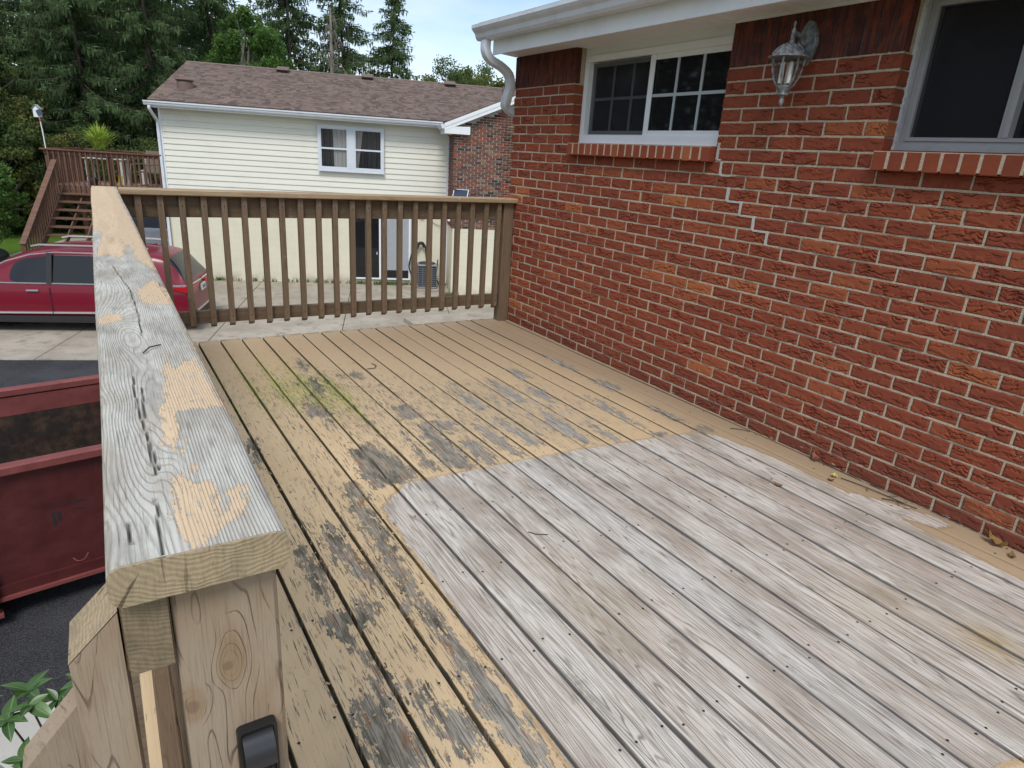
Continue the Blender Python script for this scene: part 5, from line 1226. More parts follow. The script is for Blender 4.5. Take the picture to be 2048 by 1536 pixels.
# ------------------------------------------------------------------ neighbour's raised deck
M_nd = stain_wood('redbrown_deck_stain', (0.125, 0.065, 0.042), (0.165, 0.088, 0.058), 'z', 0.5, lines=0.2)
M_ndx = stain_wood('redbrown_deck_stain_long', (0.14, 0.073, 0.048), (0.185, 0.100, 0.068), 'x', 0.5, lines=0.2)
M_ndf = stain_wood('worn_deck_floor', (0.26, 0.15, 0.12), (0.33, 0.20, 0.16), 'x', 0.5, lines=0.2)
nd = empty('neighbour_deck', 'red-brown raised wooden deck with stairs beside the cream house', 'deck', (NO[0], NO[1], 0), NA)
DZ, DU0, DU1, DN = -.12, -3.98, -.97, 2.5
i = 0; n = .02
while n < DN:
    MB().box(DU0+.02, DU1, n, n+.135, DZ-.03, DZ).build('floor_board', M_ndf, nd); n += .142
MB().box(DU0, DU1, -.02, .018, DZ-.24, DZ-.032).build('rim_board', M_ndx, nd); MB().box(DU0, DU0+.038, .02, DN, DZ-.24, DZ-.032).build('rim_board', M_ndx, nd)
MB().box(DU0-.06, DU1, -.085, .055, .800, .838).build('cap_rail', M_ndx, nd)
MB().box(DU0, DU1, -.018, .02, .705, .799).build('top_rail', M_ndx, nd)
for u in (DU0+.005, -2.42, DU1-.10):
    MB().box(u, u+.10, -.0175+.04, .0825+.04, DZ-.2, .798).build('post', M_nd, nd)
bmn = MB().prism([(-.056, DZ-.23), (-.019, DZ-.20), (-.019, .798), (-.056, .798)], 0, -.019, .019).mesh('baluster', M_nd)
u = DU0+.12
while u < DU1: link('baluster', bmn, nd, (u, 0, 0)); u += .1335
# left side and rear rails
for (a, b) in (((DU0+.02, .1), (DU0+.02, DN)),):
    MB().beam((a[0], a[1], .82), (b[0], b[1], .82), .14, .036).build('cap_rail', M_ndx, nd); MB().beam((a[0], a[1], .745), (b[0], b[1], .745), .036, .09).build('top_rail', M_ndx, nd)
    for t in np.arange(.2, DN-.1, .1335): link('baluster', bmn, nd, (DU0+.02, t+.04, .03))
MB().box(DU0, DU1-.2, DN-.07, DN+.07, .80, .838).build('cap_rail', M_ndx, nd); MB().box(DU0, DU1-.2, DN-.02, DN+.018, .70, .799).build('top_rail', M_ndx, nd)
for u in np.arange(DU0+.15, DU1-.3, .1335): link('baluster', bmn, nd, (u, DN+.0, .02))
for (u, n) in ((-3.30, .14), (-3.9, DN-.1), (-1.35, DN-.1), (-1.2, .6)):
    MB().box(u, u+.10, n, n+.10, GZ, DZ-.242).build('support_post', M_nd, nd)
MB().box(DU0+.05, DU1-.1, .16, .20, DZ-.45, DZ-.243).build('beam', M_ndx, nd)
# stairs down towards the drive
SU0, SU1, NS_ = -3.64, -2.58, 13
rise = (DZ-GZ)/NS_; run = .245
for k_ in range(1, NS_):
    MB().box(SU0+.04, SU1-.04, -.02-run*k_-.02, -.02-run*(k_-1)+.015, DZ-rise*k_-.038, DZ-rise*k_).build('tread', M_ndx, nd)
for u in (SU0, (SU0+SU1)/2-.02, SU1-.038):
    MB().prism([(-.021, DZ-.16 if u > SU0 and u < SU1-.1 else DZ-.04), (-.021, DZ-.38), (-.02-run*NS_, GZ), (-.02-run*NS_+.02, GZ+.10)], 0, u, u+.036).build('stringer', M_nd, nd)
h0, h1 = (SU0-.06, -.12, DZ+.66), (SU0-.06, -2.55, DZ+.66-2.43*rise/run)
MB().beam(h0, h1, .14, .036).build('handrail', M_ndx, nd); 
MB().box(SU0-.11, SU0-.01, h1[1]+.02, h1[1]+.12, GZ, h1[2]-.03).build('newel_post', M_nd, nd)
q = Vector(h1)-Vector(h0)
for t in np.arange(.05, .97, .055):
    p = Vector(h0)+q*t; MB().box(SU0-.075, SU0-.04, p.y-.017, p.y+.017, p.z-.98, p.z-.02).build('stair_baluster', M_nd, nd)
# things on that deck
M_lw = paint_material('grey_white_wood', (0.50, 0.48, 0.44), 0.7, 0.4)
bf = empty('bird_feeder', 'white bird house feeder with small solar panel on a tall pole', 'bird feeder', nw(-3.90, -.02, .838), NA)
MB().tube([(0, 0, 0), (-.01, 0, .45), (-.035, 0, .80)], .015, 8).build('pole', M_white, bf, 60)
MB().prism([(-.075, .78), (.075, .78), (.075, .98), (0, 1.06), (-.075, .98)], 1, -.07, .07).build('house_box', M_white, bf).location = (-.06, 0, 0)
MB().prism([(-.10, .975), (0, 1.085), (.10, .975), (.10, .985), (0, 1.10), (-.10, .985)], 1, -.09, .09).build('roof', paint_material('grey_green_roof', (0.30, 0.36, 0.36), 0.6, 0.2), bf).location = (-.06, 0, 0)
spn = MB().box(-.07, .07, -.006, .006, -.085, .085).build('solar_cell', M_pv, bf); spn.location = (.03, -.10, .90); spn.rotation_euler = (R(-20), R(-28), 0)
M_redp = G('red_plastic', 0.4, 0, (0.55, 0.06, 0.03)); MB().lathe([(.05, .70), (.06, .715), (.03, .73)], 12).build('perch_tray', M_redp, bf, 40); MB().lathe([(.03, .78), (.03, .81)], 10).build('collar', M_redp, bf, 40)
M_gl = G('lime_grass_blade', 0.7, 0, (0.24, 0.34, 0.05), 0.2); _r2 = M_gl.noise(M_gl.pos(), 9.0, 2.0); M_gl.col(M_gl.mix(M_gl.mr(_r2, .4, .6), (.28, .42, .05), (.50, .60, .14)))
tb = empty('patio_table', 'grey white slatted table by the railing of the red-brown deck', 'table', nw(-3.0, 1.6, DZ), NA)
for j in range(5): MB().box(-.55, .55, -.30+j*.125, -.30+j*.125+.11, .70, .725).build('slat', M_lw, tb)
for a in (-.5, .44):
    for b in (-.26, .20): MB().box(a, a+.06, b, b+.06, 0, .699).build('leg', M_lw, tb)
gp_ = empty('potted_grass', 'lime green ornamental grass in a pot on the slatted table', 'plant', nw(-3.12, 1.6, DZ+.726), NA)
MB().lathe([(.13, 0), (.17, .22), (.18, .23), (.16, .23), (.14, .20)], 14).build('pot', G('dark_pot', 0.6, 0, (0.05, 0.04, 0.035)), gp_, 40)
V, F = [], []
for k_ in range(520):
    a = random.uniform(0, 6.28); L = random.uniform(.35, .95); sp2 = random.uniform(.1, .95)*L; w = .015; pts_ = []
    bx, by_ = random.gauss(0, .05), random.gauss(0, .05)
    for t in (0, .35, .7, 1): pts_.append((bx+math.cos(a)*sp2*t**1.5, by_+math.sin(a)*sp2*t**1.5, .2+L*(t-.42*t**2.6*sp2/L*1.3)))
    i = len(V)
    for t, p in zip((1, .9, .6, .1), pts_): V += [(p[0]-math.sin(a)*w*t, p[1]+math.cos(a)*w*t, p[2]), (p[0]+math.sin(a)*w*t, p[1]-math.cos(a)*w*t, p[2])]
    for j in range(3): F.append((i+2*j, i+2*j+1, i+2*j+3, i+2*j+2))
link('blades', mesh_arrays('blades', V, F, M_gl), gp_)
ch = empty('sling_chair', 'tan sling patio chair on the red-brown deck', 'chair', nw(-1.75, 1.1, DZ), NA+R(-25))
M_cf = G('grey_chair_frame', 0.5, 0.4, (0.20, 0.19, 0.17)); M_cs = G('tan_sling', 0.9, 0, (0.15, 0.12, 0.09))
for s in (-.27, .27):
    MB().tube(bez([(s, -.30, .62), (s, -.34, .35), (s, -.32, .03), (s, 0, .015), (s, .28, .03)], 5), .015, 6).build('leg', M_cf, ch, 60); MB().tube([(s, -.30, .62), (s, .12, .63), (s, .24, .60)], .018, 6).build('arm', M_cf, ch, 60); MB().tube([(s, -.25, .42), (s, .20, .38), (s, .38, 1.02)], .015, 6).build('frame', M_cf, ch, 60)
MB().prism([(-.25, .425), (.20, .385), (.38, 1.02), (.395, 1.015), (.215, .37), (-.25, .41)], 0, -.25, .25).build('sling', M_cs, ch)
bn = empty('bench', 'grey white slatted bench against the cream house end', 'bench', nw(-1.55, 2.05, DZ), NA)
for j in range(4): MB().box(-.62, .62, .22+.01*j, .245+.01*j, .50+j*.105, .59+j*.105).build('back_slat', M_lw, bn)
for j in range(4): MB().box(-.62, .62, -.22+j*.105, -.125+j*.105, .40, .425).build('seat_slat', M_lw, bn)
for a in (-.6, .54):
    for b in (-.20, .19): MB().box(a, a+.06, b, b+.05, 0, .399).build('leg', M_lw, bn)
bk = empty('watering_can', 'black watering can on the red-brown deck floor', 'watering can', nw(-3.05, .55, DZ), NA)
MB().lathe([(.12, 0), (.12, .16), (.08, .21), (.05, .22)], 14).build('body', M_hose, bk, 40); MB().tube([(.1, 0, .1), (.22, 0, .2), (.30, 0, .32)], .016, 8).build('spout', M_hose, bk, 60); MB().tube(bez([(-.11, 0, .05), (-.2, 0, .15), (-.1, 0, .27), (0, 0, .22)], 5), .010, 6).build('handle', M_hose, bk, 60)
yb_ = empty('yellow_tool', 'yellow and black folded tool leaning on the deck post', 'tool', nw(-2.22, .20, DZ), NA)
yt = MB().box(-.05, .05, -.02, .02, .05, .34, .01).build('body', G('yellow_plastic', 0.45, 0, (0.65, 0.48, 0.02)), yb_); yt.rotation_euler = (0, R(6), 0); MB().tube([(.02, 0, .05), (.09, .02, -.0), (.2, .03, .012)], .012, 6).build('handle', M_hose, yb_)

# ------------------------------------------------------------------ vehicles
def car_paint(name, c, coat=0.6):
    g = G(name, 0.35, 0.0, c, 0.3); g.set('Coat Weight', coat*.55); g.set('Coat Roughness', 0.05); return g
M_cglass = G('car_glass', 0.05, 0, (0.008, 0.009, 0.011), 0.5)
M_chrome = G('chrome', 0.30, 0.85, (0.88, 0.89, 0.90)); M_tyre = G('tyre_rubber', 0.8, 0, (0.015, 0.015, 0.016)); M_rim = G('alloy_rim', 0.3, 0.9, (0.45, 0.46, 0.48)); M_clad = G('grey_black_cladding', 0.6, 0, (0.018, 0.018, 0.02))
M_tail = G('red_lamp', 0.1, 0, (0.45, 0.012, 0.015)); M_lampw = G('lamp_lens', 0.1, 0, (0.7, 0.7, 0.7))
def build_car(root, L, W, H, paint, rings, belt, glass_side, glass_rear, glass_front, wheels, wr=.36, sub_=1):
    """rings: (s_low, s_top, z_top, half width factor); s measured from the rear. half cross-section rows, mirrored."""
    hw = W/2; rows = []
    for (s0, s1, zt_, wf) in rings:
        zb = .24; w = hw*wf
        bz = min(belt, zt_-.05)
        tum = .77 if zt_ > belt+.25 else .93
        pr = [(s0, w*.86, zb), (s0, w*.97, .36), (s0, w, .62), (s0*.75+s1*.25, w*.985, bz*.86), (s0*.5+s1*.5, w*.955, bz)]
        zt2 = zt_-.085 if zt_ > belt+.25 else zt_-.02
        pr += [(s1*.9+s0*.1, w*(tum+.03), bz+(zt2-bz)*.90), (s1, w*tum*.94, zt2+.035 if zt_ > belt+.25 else zt2+.008), (s1, w*tum*.6, zt_-.012), (s1, 0, zt_)]
        rows.append(pr)
    nr = len(rows[0]); full = []
    for pr in rows:
        full.append([(s, -w_, z) for s, w_, z in pr]+[(s, w_, z) for s, w_, z in pr[-2::-1]])
    m = len(full[0]); V = np.array(full); idx = np.arange(len(full)*m).reshape(len(full), m)
    body, glass = [], []
    bi, ti = 4, 5                                           # glass lies between belt row and top-of-glass row
    for r_ in range(len(full)-1):
        for j in range(m-1):
            f = (idx[r_, j], idx[r_+1, j], idx[r_+1, j+1], idx[r_, j+1])
            mj = min(j, m-2-j)
            isg = (r_ in glass_side and mj == bi) or (r_ in glass_rear and mj >= 5) or (r_ in glass_front and mj >= 5)
            (glass if isg else body).append(f)
    body.append(tuple(idx[0])); body.append(tuple(idx[-1][::-1]))
    P = [(a, b, c) for a, b, c in V.reshape(-1, 3)]
    me0 = bpy.data.meshes.new('shell'); me0.from_pydata(P, [], [tuple(int(i) for i in f) for f in body+glass])
    me0.polygons.foreach_set('material_index', [0]*len(body)+[1]*len(glass)); me0.materials.append(paint.m); me0.materials.append(M_cglass.m)
    import bmesh
    bm = bmesh.new(); bm.from_mesh(me0); bmesh.ops.recalc_face_normals(bm, faces=bm.faces); cl = bm.edges.layers.float.new('crease_edge')
    for e in bm.edges:
        if len({f.material_index for f in e.link_faces}) > 1: e[cl] = 0.85
    bm.to_mesh(me0); bm.free()
    tmp = bpy.data.objects.new('shell', me0); COL.objects.link(tmp); md = tmp.modifiers.new('smooth', 'SUBSURF'); md.levels = sub_; md.render_levels = sub_
    me1 = bpy.data.meshes.new_from_object(tmp.evaluated_get(bpy.context.evaluated_depsgraph_get())); bpy.data.objects.remove(tmp)
    for nm, k_, mt in (('body', 0, paint), ('windows', 1, M_cglass)):
        me = me1.copy(); me.name = nm; bm = bmesh.new(); bm.from_mesh(me)
        bmesh.ops.delete(bm, geom=[f for f in bm.faces if f.material_index != k_], context='FACES'); bm.to_mesh(me); bm.free()
        me.materials.clear(); me.polygons.foreach_set('material_index', [0]*len(me.polygons)); finish(me, mt, 50); o_ = link(nm, me, root)
        if k_ == 0: b = o_
    for (s, side) in [(s, sd) for s in wheels for sd in (-1, 1)]:
        w_ = empty('wheel'); w_.parent = root; w_.location = (s, side*(hw-.115), wr)
        Mx = Matrix.Rotation(R(90), 4, 'X')
        MB().lathe([(wr*.62, -.115), (wr*.9, -.12), (wr, -.09), (wr, .09), (wr*.9, .12), (wr*.62, .115)], 28).xf(Mx).build('tyre', M_tyre, w_, 40)
        MB().lathe([(.05, -.10), (wr*.20, -.105), (wr*.62, -.075), (wr*.64, .075), (wr*.2, .105), (.05, .10)], 20).xf(Mx).build('rim', M_rim, w_, 30)
        MB().lathe([(wr*1.10, -.125), (wr*1.14, -.12), (wr*1.14, .05), (wr*1.10, .05)], 28).xf(Mx).build('arch', M_clad, w_, 40)
    MB().box(.35, L-.35, -hw*.90, hw*.90, .20, .30, .03).build('underbody', M_clad, root)
    return b
def strip(root, name, mat, pts, w, h):
    mb = MB()
    for a, b in zip(pts[:-1], pts[1:]): mb.beam(a, b, w, h)
    return mb.build(name, mat, root)
# red sport utility: s from rear (u = 1.18) towards -u
suv = empty('red_car', 'dark red sport utility car parked on the concrete drive', 'car', nw(1.12, -5.25, GZ+.006), NA+math.pi)
M_red = car_paint('crimson_car_paint', (0.17, 0.004, 0.018))
rg = [(.0, .0, .58, .78), (.015, .04, .98, .88), (.05, .13, 1.12, .935), (.09, .30, 1.42, .955), (.14, .46, 1.62, .965), (.26, .62, 1.685, .98), (.55, 1.02, 1.725, .995), (1.05, 1.42, 1.750, 1.0), (1.48, 1.56, 1.758, 1.0), (2.66, 2.58, 1.755, 1.0), (2.78, 2.68, 1.745, 1.0), (3.25, 3.02, 1.690, 1.0), (3.66, 3.36, 1.590, 1.0), (3.86, 3.60, 1.485, 1.0), (4.10, 3.94, 1.300, 1.0), (4.34, 4.30, 1.12, .995), (4.8, 4.8, 1.05, .97), (5.15, 5.12, .98, .90), (5.36, 5.34, .80, .76)]
build_car(suv, 5.38, 2.0, 1.77, M_red, rg, 1.03, (6, 7, 8, 9, 10, 11), (2, 3), (13, 14), (1.18, 4.52), .375, 2)
for sd in (1, -1):
    y = sd*1.004
    strip(suv, 'window_trim', M_chrome, [(.62, y*.962, 1.045), (2.2, y*.966, 1.043), (4.0, y*.962, 1.035)], .012, .022)
    strip(suv, 'window_trim', M_chrome, [(.80, y*.80, 1.625), (1.4, y*.812, 1.662), (2.6, y*.816, 1.662), (3.05, y*.82, 1.60), (3.50, y*.85, 1.46), (3.95, y*.905, 1.22)], .012, .018)
    for s in (1.49, 2.72): MB().beam((s, y*.968, 1.03), (s-.03, y*.825, 1.645), .016, .10, (1, 0, 0)).build('pillar', M_clad, suv)
    strip(suv, 'sill_strip', M_chrome, [(1.8, y*.985, .44), (3.95, y*.985, .42)], .02, .035)
    MB().box(1.30, 1.40, y*.975-.02, y*.975+.02, .86, .90, .01).build('door_handle', M_chrome, suv)
    strip(suv, 'door_handle', M_chrome, [(2.92, y*1.005, .90), (3.14, y*1.005, .895)], .03, .03)
    for s in (1.45, 2.72, 3.92): MB().box(s-.005, s+.005, y*.998-.006, y*.998+.006, .40, .96).build('door_seam', M_clad, suv)
    strip(suv, 'rocker_panel', M_clad, [(.8, y*.93, .29), (4.1, y*.93, .29)], .10, .14)
    strip(suv, 'roof_rail', M_chrome, [(.85, sd*.70, 1.775), (1.1, sd*.71, 1.80), (2.9, sd*.71, 1.79), (3.05, sd*.70, 1.755)], .035, .03)
    tl = MB().prism([(.02, .88), (.42, .98), (.40, 1.02), (.03, 1.03)], 1, sd*.93, sd*.985); tl.build('tail_lamp', M_tail, suv)
    MB().box(.015, .06, sd*.55-.28, sd*.55+.28, .90, 1.0, .012).build('tail_lamp', M_tail, suv)
    mr_ = MB(); mr_.box(3.86, 4.02, sd*1.02, sd*1.20, 1.03, 1.18, .04); mr_.build('mirror', M_red, suv); MB().box(3.845, 3.859, sd*1.04, sd*1.18, 1.045, 1.165).build('mirror_glass', M_cglass, suv)
    strip(suv, 'chrome_blade', M_chrome, [(.030, sd*.05, 1.045), (.030, sd*.75, 1.06), (.10, sd*.955, 1.055), (.42, sd*.975, 1.04)], .018, .028)
strip(suv, 'bumper_strip', M_chrome, [(-.012, -.7, .47), (-.012, .7, .47)], .02, .03); MB().box(-.01, .25, -.86, .86, .24, .44, .04).build('rear_bumper', M_clad, suv)
MB().box(-.012, .02, -.16, .16, .80, .95).build('number_plate', paint_material('pale_plate', (0.62, 0.66, 0.60), 0.5, 0.2), suv)
for i in range(5): MB().box(-.0145, -.0125, -.11+i*.045, -.085+i*.045, .845, .905).build('plate_character', G('plate_blue', 0.5, 0, (0.06, 0.10, 0.22)), suv)
MB().tube([(.20, 0, 1.16), (.16, .25, 1.20), (.28, .42, 1.28)], .012, 6).build('wiper', M_clad, suv); MB().prism([(.85, 1.755), (1.0, 1.755), (.88, 1.80)], 1, -.02, .02).build('antenna_fin', M_red, suv)
# pale car behind, under the neighbour's deck
wc = empty('white_car', 'pale silver car parked behind the red car beside the cream house', 'car', nw(-2.42, 2.75, GZ+.004), NA+R(90))
wc.scale = (1.06, 1.06, 1.10)
M_silver = G('silver_white_paint', 0.35, 0, (0.80, 0.83, 0.86))
rg = [(.0, .0, .55, .82), (.02, .05, .96, .92), (.08, .18, 1.02, .96), (.20, .62, 1.42, .97), (.55, .95, 1.48, .99), (1.1, 1.25, 1.50, 1.0), (1.95, 1.95, 1.50, 1.0), (2.05, 2.05, 1.50, 1.0), (2.85, 2.65, 1.46, 1.0), (3.3, 3.3, 1.02, .99), (3.9, 3.9, .94, .96), (4.4, 4.38, .78, .82)]
build_car(wc, 4.45, 1.82, 1.5, M_silver, rg, .96, (3, 4, 5, 7), (2,), (8,), (.85, 3.55), .32)
for sd in (1, -1): MB().box(.03, .10, sd*.70-.16, sd*.70+.16, .78, .93, .02).build('tail_lamp', M_tail, wc)
# corner of a dark car at the left picture edge
dk = empty('black_car', 'black car beyond the red car with only its nose reaching into view', 'car', nw(-9.12, -1.5, GZ), NA)
M_blk = car_paint('black_car_paint', (0.01, 0.01, 0.012), 0.5)
build_car(dk, 4.45, 1.82, 1.5, M_blk, rg, .96, (3, 4, 5, 7), (2,), (8,), (.85, 3.55), .32)

# ------------------------------------------------------------------ dumpster
def dumpster_material(name, rust, base=(0.115, 0.014, 0.016)):
    g = G(name, 0.55, 0.1, base, 0.4); p = g.pos(); a = g.noise(p, 3.0, 6.0, 0.7); b = g.noise(p, 16.0, 5.0, 0.7)
    c = g.mix(g.mr(a, 0.40, 0.70, 0.0, 0.4), base, tuple(q*1.6 for q in base)); c = g.mix(g.mr(a, 0.5-rust, 0.62-rust), c, g.mix(g.mr(g.noise(p, 7.0, 6.0, 0.7), 0.40, 0.66), (0.030, 0.024, 0.021), (0.085, 0.050, 0.033))) if rust > .05 else c
    c = g.mix(g.mr(b, 0.63, 0.72, 0.0, 0.25+rust*2), c, (0.13, 0.055, 0.022)); c = g.mix(g.mr(b, 0.30, 0.25, 0.0, 0.25), c, (0.20, 0.10, 0.09)); dn = g.noise(p, 2.2, 2.0, 0.5); g.col(c); g.bump(g.add(g.mul(b, 0.06), dn), 0.9, 0.05); return g
M_dr, M_di, M_rimr = dumpster_material('red_dumpster_paint', 0.0, (0.080, 0.015, 0.015)), dumpster_material('scraped_dumpster_inside', 0.20), dumpster_material('worn_red_rim', 0.02, (0.20, 0.055, 0.050))
DA = R(9.5); dp = empty('dumpster', 'open red steel roll-off dumpster with scraped dark inside', 'dumpster', (-2.60, 4.905, GZ), DA)
TW, TL, TH = 2.15, 5.0, 1.40
# local x from 0 (right end) to -TL, y from 0 (near side) to TW
MB().box(-TL, 0, .06, .075, .42, TH-.05).build('near_side', M_dr, dp); MB().box(-TL, 0, .0755, .090, .45, TH-.055).build('near_lining', M_di, dp)
MB().box(-TL, 0, TW-.090, TW-.075, .45, TH-.055).build('far_lining', M_di, dp); MB().box(-TL, 0, TW-.0745, TW-.06, .42, TH-.05).build('far_side', M_dr, dp)
MB().box(-TL, 0, TW-.0925, TW-.0905, TH-.26, TH-.056).build('far_band', M_rimr, dp)
MB().box(-TL, 0, .0752, TW-.0752, .40, .449).build('floor', M_di, dp)
MB().box(-.015, .0, .0905, TW-.0905, .45, TH-.055).build('end_wall', M_di, dp); MB().box(-TL, -TL+.015, .0905, TW-.0905, .45, TH-.055).build('door_wall', M_di, dp)
for y0, y1 in ((.0, .105), (TW-.105, TW)): MB().box(-TL-.02, .02, y0, y1, TH-.048, TH+.035, .012).build('top_rim', M_rimr, dp)
MB().box(-.05, .055, .106, TW-.106, TH-.048, TH+.03, .012).build('top_rim', M_rimr, dp)
MB().prism([(.058, .70), (.058, .44), (.17, .40), (.30, .36), (.30, .34), (.06, .34)], 0, -TL, 0).build('lower_side', M_dr, dp)
MB().box(-TL, 0, .025, .34, .22, .339).build('bottom_rail', M_dr, dp); MB().box(-TL, .0, -.01, .0245, .215, .245).build('rail_lip', M_rimr, dp)
for x in (-4.6, -3.7, -2.9, -.06):
    MB().prism([(.059, TH-.05), (.059, .25), (.0, .25), (.015, TH-.05)], 0, x-.06, x+.06).build('side_rib', M_dr, dp)
MB().prism([(.0575, .72), (-.05, .26), (-.05, .14), (.3, .14), (.3, .72)], 0, -3.2, -1.55).build('hoist_box', M_dr, dp); MB().box(-3.22, -1.53, -.075, .02, .105, .139).build('hoist_box_lip', M_rimr, dp)
for x in (-1.72, -4.6):
    for y in (.12, TW-.12):
        MB().lathe([(.03, -.06), (.10, -.06), (.11, -.04), (.11, .04), (.10, .06), (.03, .06)], 18).xf(Matrix.Rotation(R(90), 4, 'X')).build('roller', M_dr, dp, 40, (x, y, .11))
MB().tube(bez([(-.98, .02, .43), (-.95, -.02, .41), (-.90, -.02, .41), (-.86, .02, .44)], 5), .004, 5).build('wire_hook', M_rimr, dp)
for (x, z, w, h) in ((-1.06, .83, .02, .13), (-1.02, .85, .03, .09), (-.88, .955, .16, .016), (-1.05, .955, .10, .010), (-.86, .88, .06, .012)):
    MB().box(x-w/2, x+w/2, .0585, .0598, z-h/2, z+h/2).build('bare_scrape', M_clad, dp)

# ------------------------------------------------------------------ trees
def bark(name, c1=(0.06, 0.045, 0.035), c2=(0.13, 0.105, 0.085)):
    g = G(name, 0.9, spec=0.15); p = g.xyz(g.pos()); n = g.noise(g.comb(g.mul(p[0], 14.0), g.mul(p[1], 14.0), g.mul(p[2], 3.0)), 1.0, 5.0, 0.65)
    g.col(g.mix(g.mr(n, 0.35, 0.65), c1, c2)); g.bump(n, 0.8, 0.03); return g
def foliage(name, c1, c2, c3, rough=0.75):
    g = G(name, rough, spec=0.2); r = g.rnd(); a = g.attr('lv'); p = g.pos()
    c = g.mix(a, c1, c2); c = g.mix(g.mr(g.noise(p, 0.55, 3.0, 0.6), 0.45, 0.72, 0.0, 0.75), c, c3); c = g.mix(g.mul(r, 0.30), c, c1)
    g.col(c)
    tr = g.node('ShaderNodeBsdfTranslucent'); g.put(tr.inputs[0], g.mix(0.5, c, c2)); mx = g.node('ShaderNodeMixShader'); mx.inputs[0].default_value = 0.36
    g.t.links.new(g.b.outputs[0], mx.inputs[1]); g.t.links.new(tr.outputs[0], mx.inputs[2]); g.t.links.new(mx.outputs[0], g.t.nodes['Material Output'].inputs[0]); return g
M_bark = bark('spruce_bark'); M_barkg = bark('grey_bark', (0.11, 0.095, 0.08), (0.22, 0.20, 0.175))
M_spr = foliage('spruce_needles', (0.046, 0.078, 0.034), (0.130, 0.190, 0.078), (0.105, 0.172, 0.060))
M_dec = foliage('bright_leaves', (0.050, 0.105, 0.026), (0.16, 0.27, 0.060), (0.115, 0.22, 0.045))
M_dec2 = foliage('dull_leaves', (0.045, 0.078, 0.028), (0.14, 0.19, 0.055), (0.26, 0.225, 0.06))
M_dec3 = foliage('yellowing_leaves', (0.055, 0.085, 0.018), (0.175, 0.205, 0.045), (0.20, 0.17, 0.040))
def quads(C, D, S, Wd):
    """centres, long directions, side directions, widths -> leaf quads (kite)"""
    n = len(C); V = np.zeros((n, 4, 3)); V[:, 0] = C; V[:, 1] = C+D*.45+S*Wd[:, None]; V[:, 2] = C+D; V[:, 3] = C+D*.45-S*Wd[:, None]
    return V.reshape(-1, 3), np.arange(n*4).reshape(n, 4)
def unit(v): return v/np.maximum(np.linalg.norm(v, axis=1, keepdims=True), 1e-9)
def spruce_meshes(seed, H, Rm, dens=1.0, base=.06):
    rs = np.random.default_rng(seed); tr = MB(); lean = rs.normal(0, .02, 2)
    tr.tube([(lean[0]*H*t*t, lean[1]*H*t*t, H*t) for t in np.linspace(0, 1, 9)], [max(.02, .014*H*(1-t)**.9*.62+.02) for t in np.linspace(0, 1, 9)], 8)
    Cs, Ds, Ss, Ws, Ls = [], [], [], [], []
    z = base*H
    while z < H*.985:
        t = z/H; L0 = Rm*((1-t)**.72)*(.88+.24*rs.random())+.12; nb = int(rs.integers(6, 9))
        for b in range(nb):
            a = rs.random()*6.283; L = L0*rs.uniform(.62, 1.12); dz = -L*rs.uniform(.12, .38)*(1 if t < .85 else .3)
            ca_, sa_ = math.cos(a), math.sin(a); N_ = max(5, int(L/.078*dens)); tt = (np.arange(N_)+rs.random(N_))/N_; tt = .10+.90*tt
            px = ca_*L*tt+rs.normal(0, .05, N_); py = sa_*L*tt+rs.normal(0, .05, N_); pz = z+dz*(tt*1.75-.75*tt**2.6)+rs.normal(0, .03, N_)
            P = np.stack([px+lean[0]*z*t, py+lean[1]*z*t, pz], 1)
            if b % 2 == 0: tr.tube([(lean[0]*z*t, lean[1]*z*t, z), tuple(P[np.argmin(abs(tt-.5))]), tuple(P[np.argmax(tt)])], [.035*(1-t)+.012, .02*(1-t)+.008, .004], 4, False)
            rep = 3
            for k_ in range(rep):
                hang = k_ > 0; l = rs.uniform(.16, .44, N_)*(1-.3*t) if hang else rs.uniform(.18, .34, N_)
                out = np.stack([np.full(N_, ca_), np.full(N_, sa_), np.zeros(N_)], 1)
                sd_ = np.stack([np.full(N_, -sa_), np.full(N_, ca_), np.zeros(N_)], 1)*rs.choice([-1, 1], N_)[:, None]
                if hang: D = np.stack([rs.normal(0, .16, N_), rs.normal(0, .16, N_), -np.ones(N_)], 1)+out*rs.uniform(0, .35, N_)[:, None]
                else: D = out*.8+sd_*rs.uniform(.2, 1.0, N_)[:, None]+np.stack([np.zeros(N_), np.zeros(N_), rs.uniform(-.35, .25, N_)], 1)
                D = unit(D)*l[:, None]; S = unit(np.cross(D, rs.normal(0, 1, (N_, 3))))
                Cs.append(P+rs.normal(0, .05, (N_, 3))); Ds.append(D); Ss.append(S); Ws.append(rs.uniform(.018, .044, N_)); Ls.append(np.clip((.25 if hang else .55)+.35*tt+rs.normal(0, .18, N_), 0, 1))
        z += rs.uniform(.20, .34)*(1.0+.4*(1-t))
    V, F = quads(np.concatenate(Cs), np.concatenate(Ds), np.concatenate(Ss), np.concatenate(Ws))
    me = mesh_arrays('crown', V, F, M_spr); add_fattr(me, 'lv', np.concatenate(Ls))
    return tr.mesh('trunk', M_bark, 60, False), me
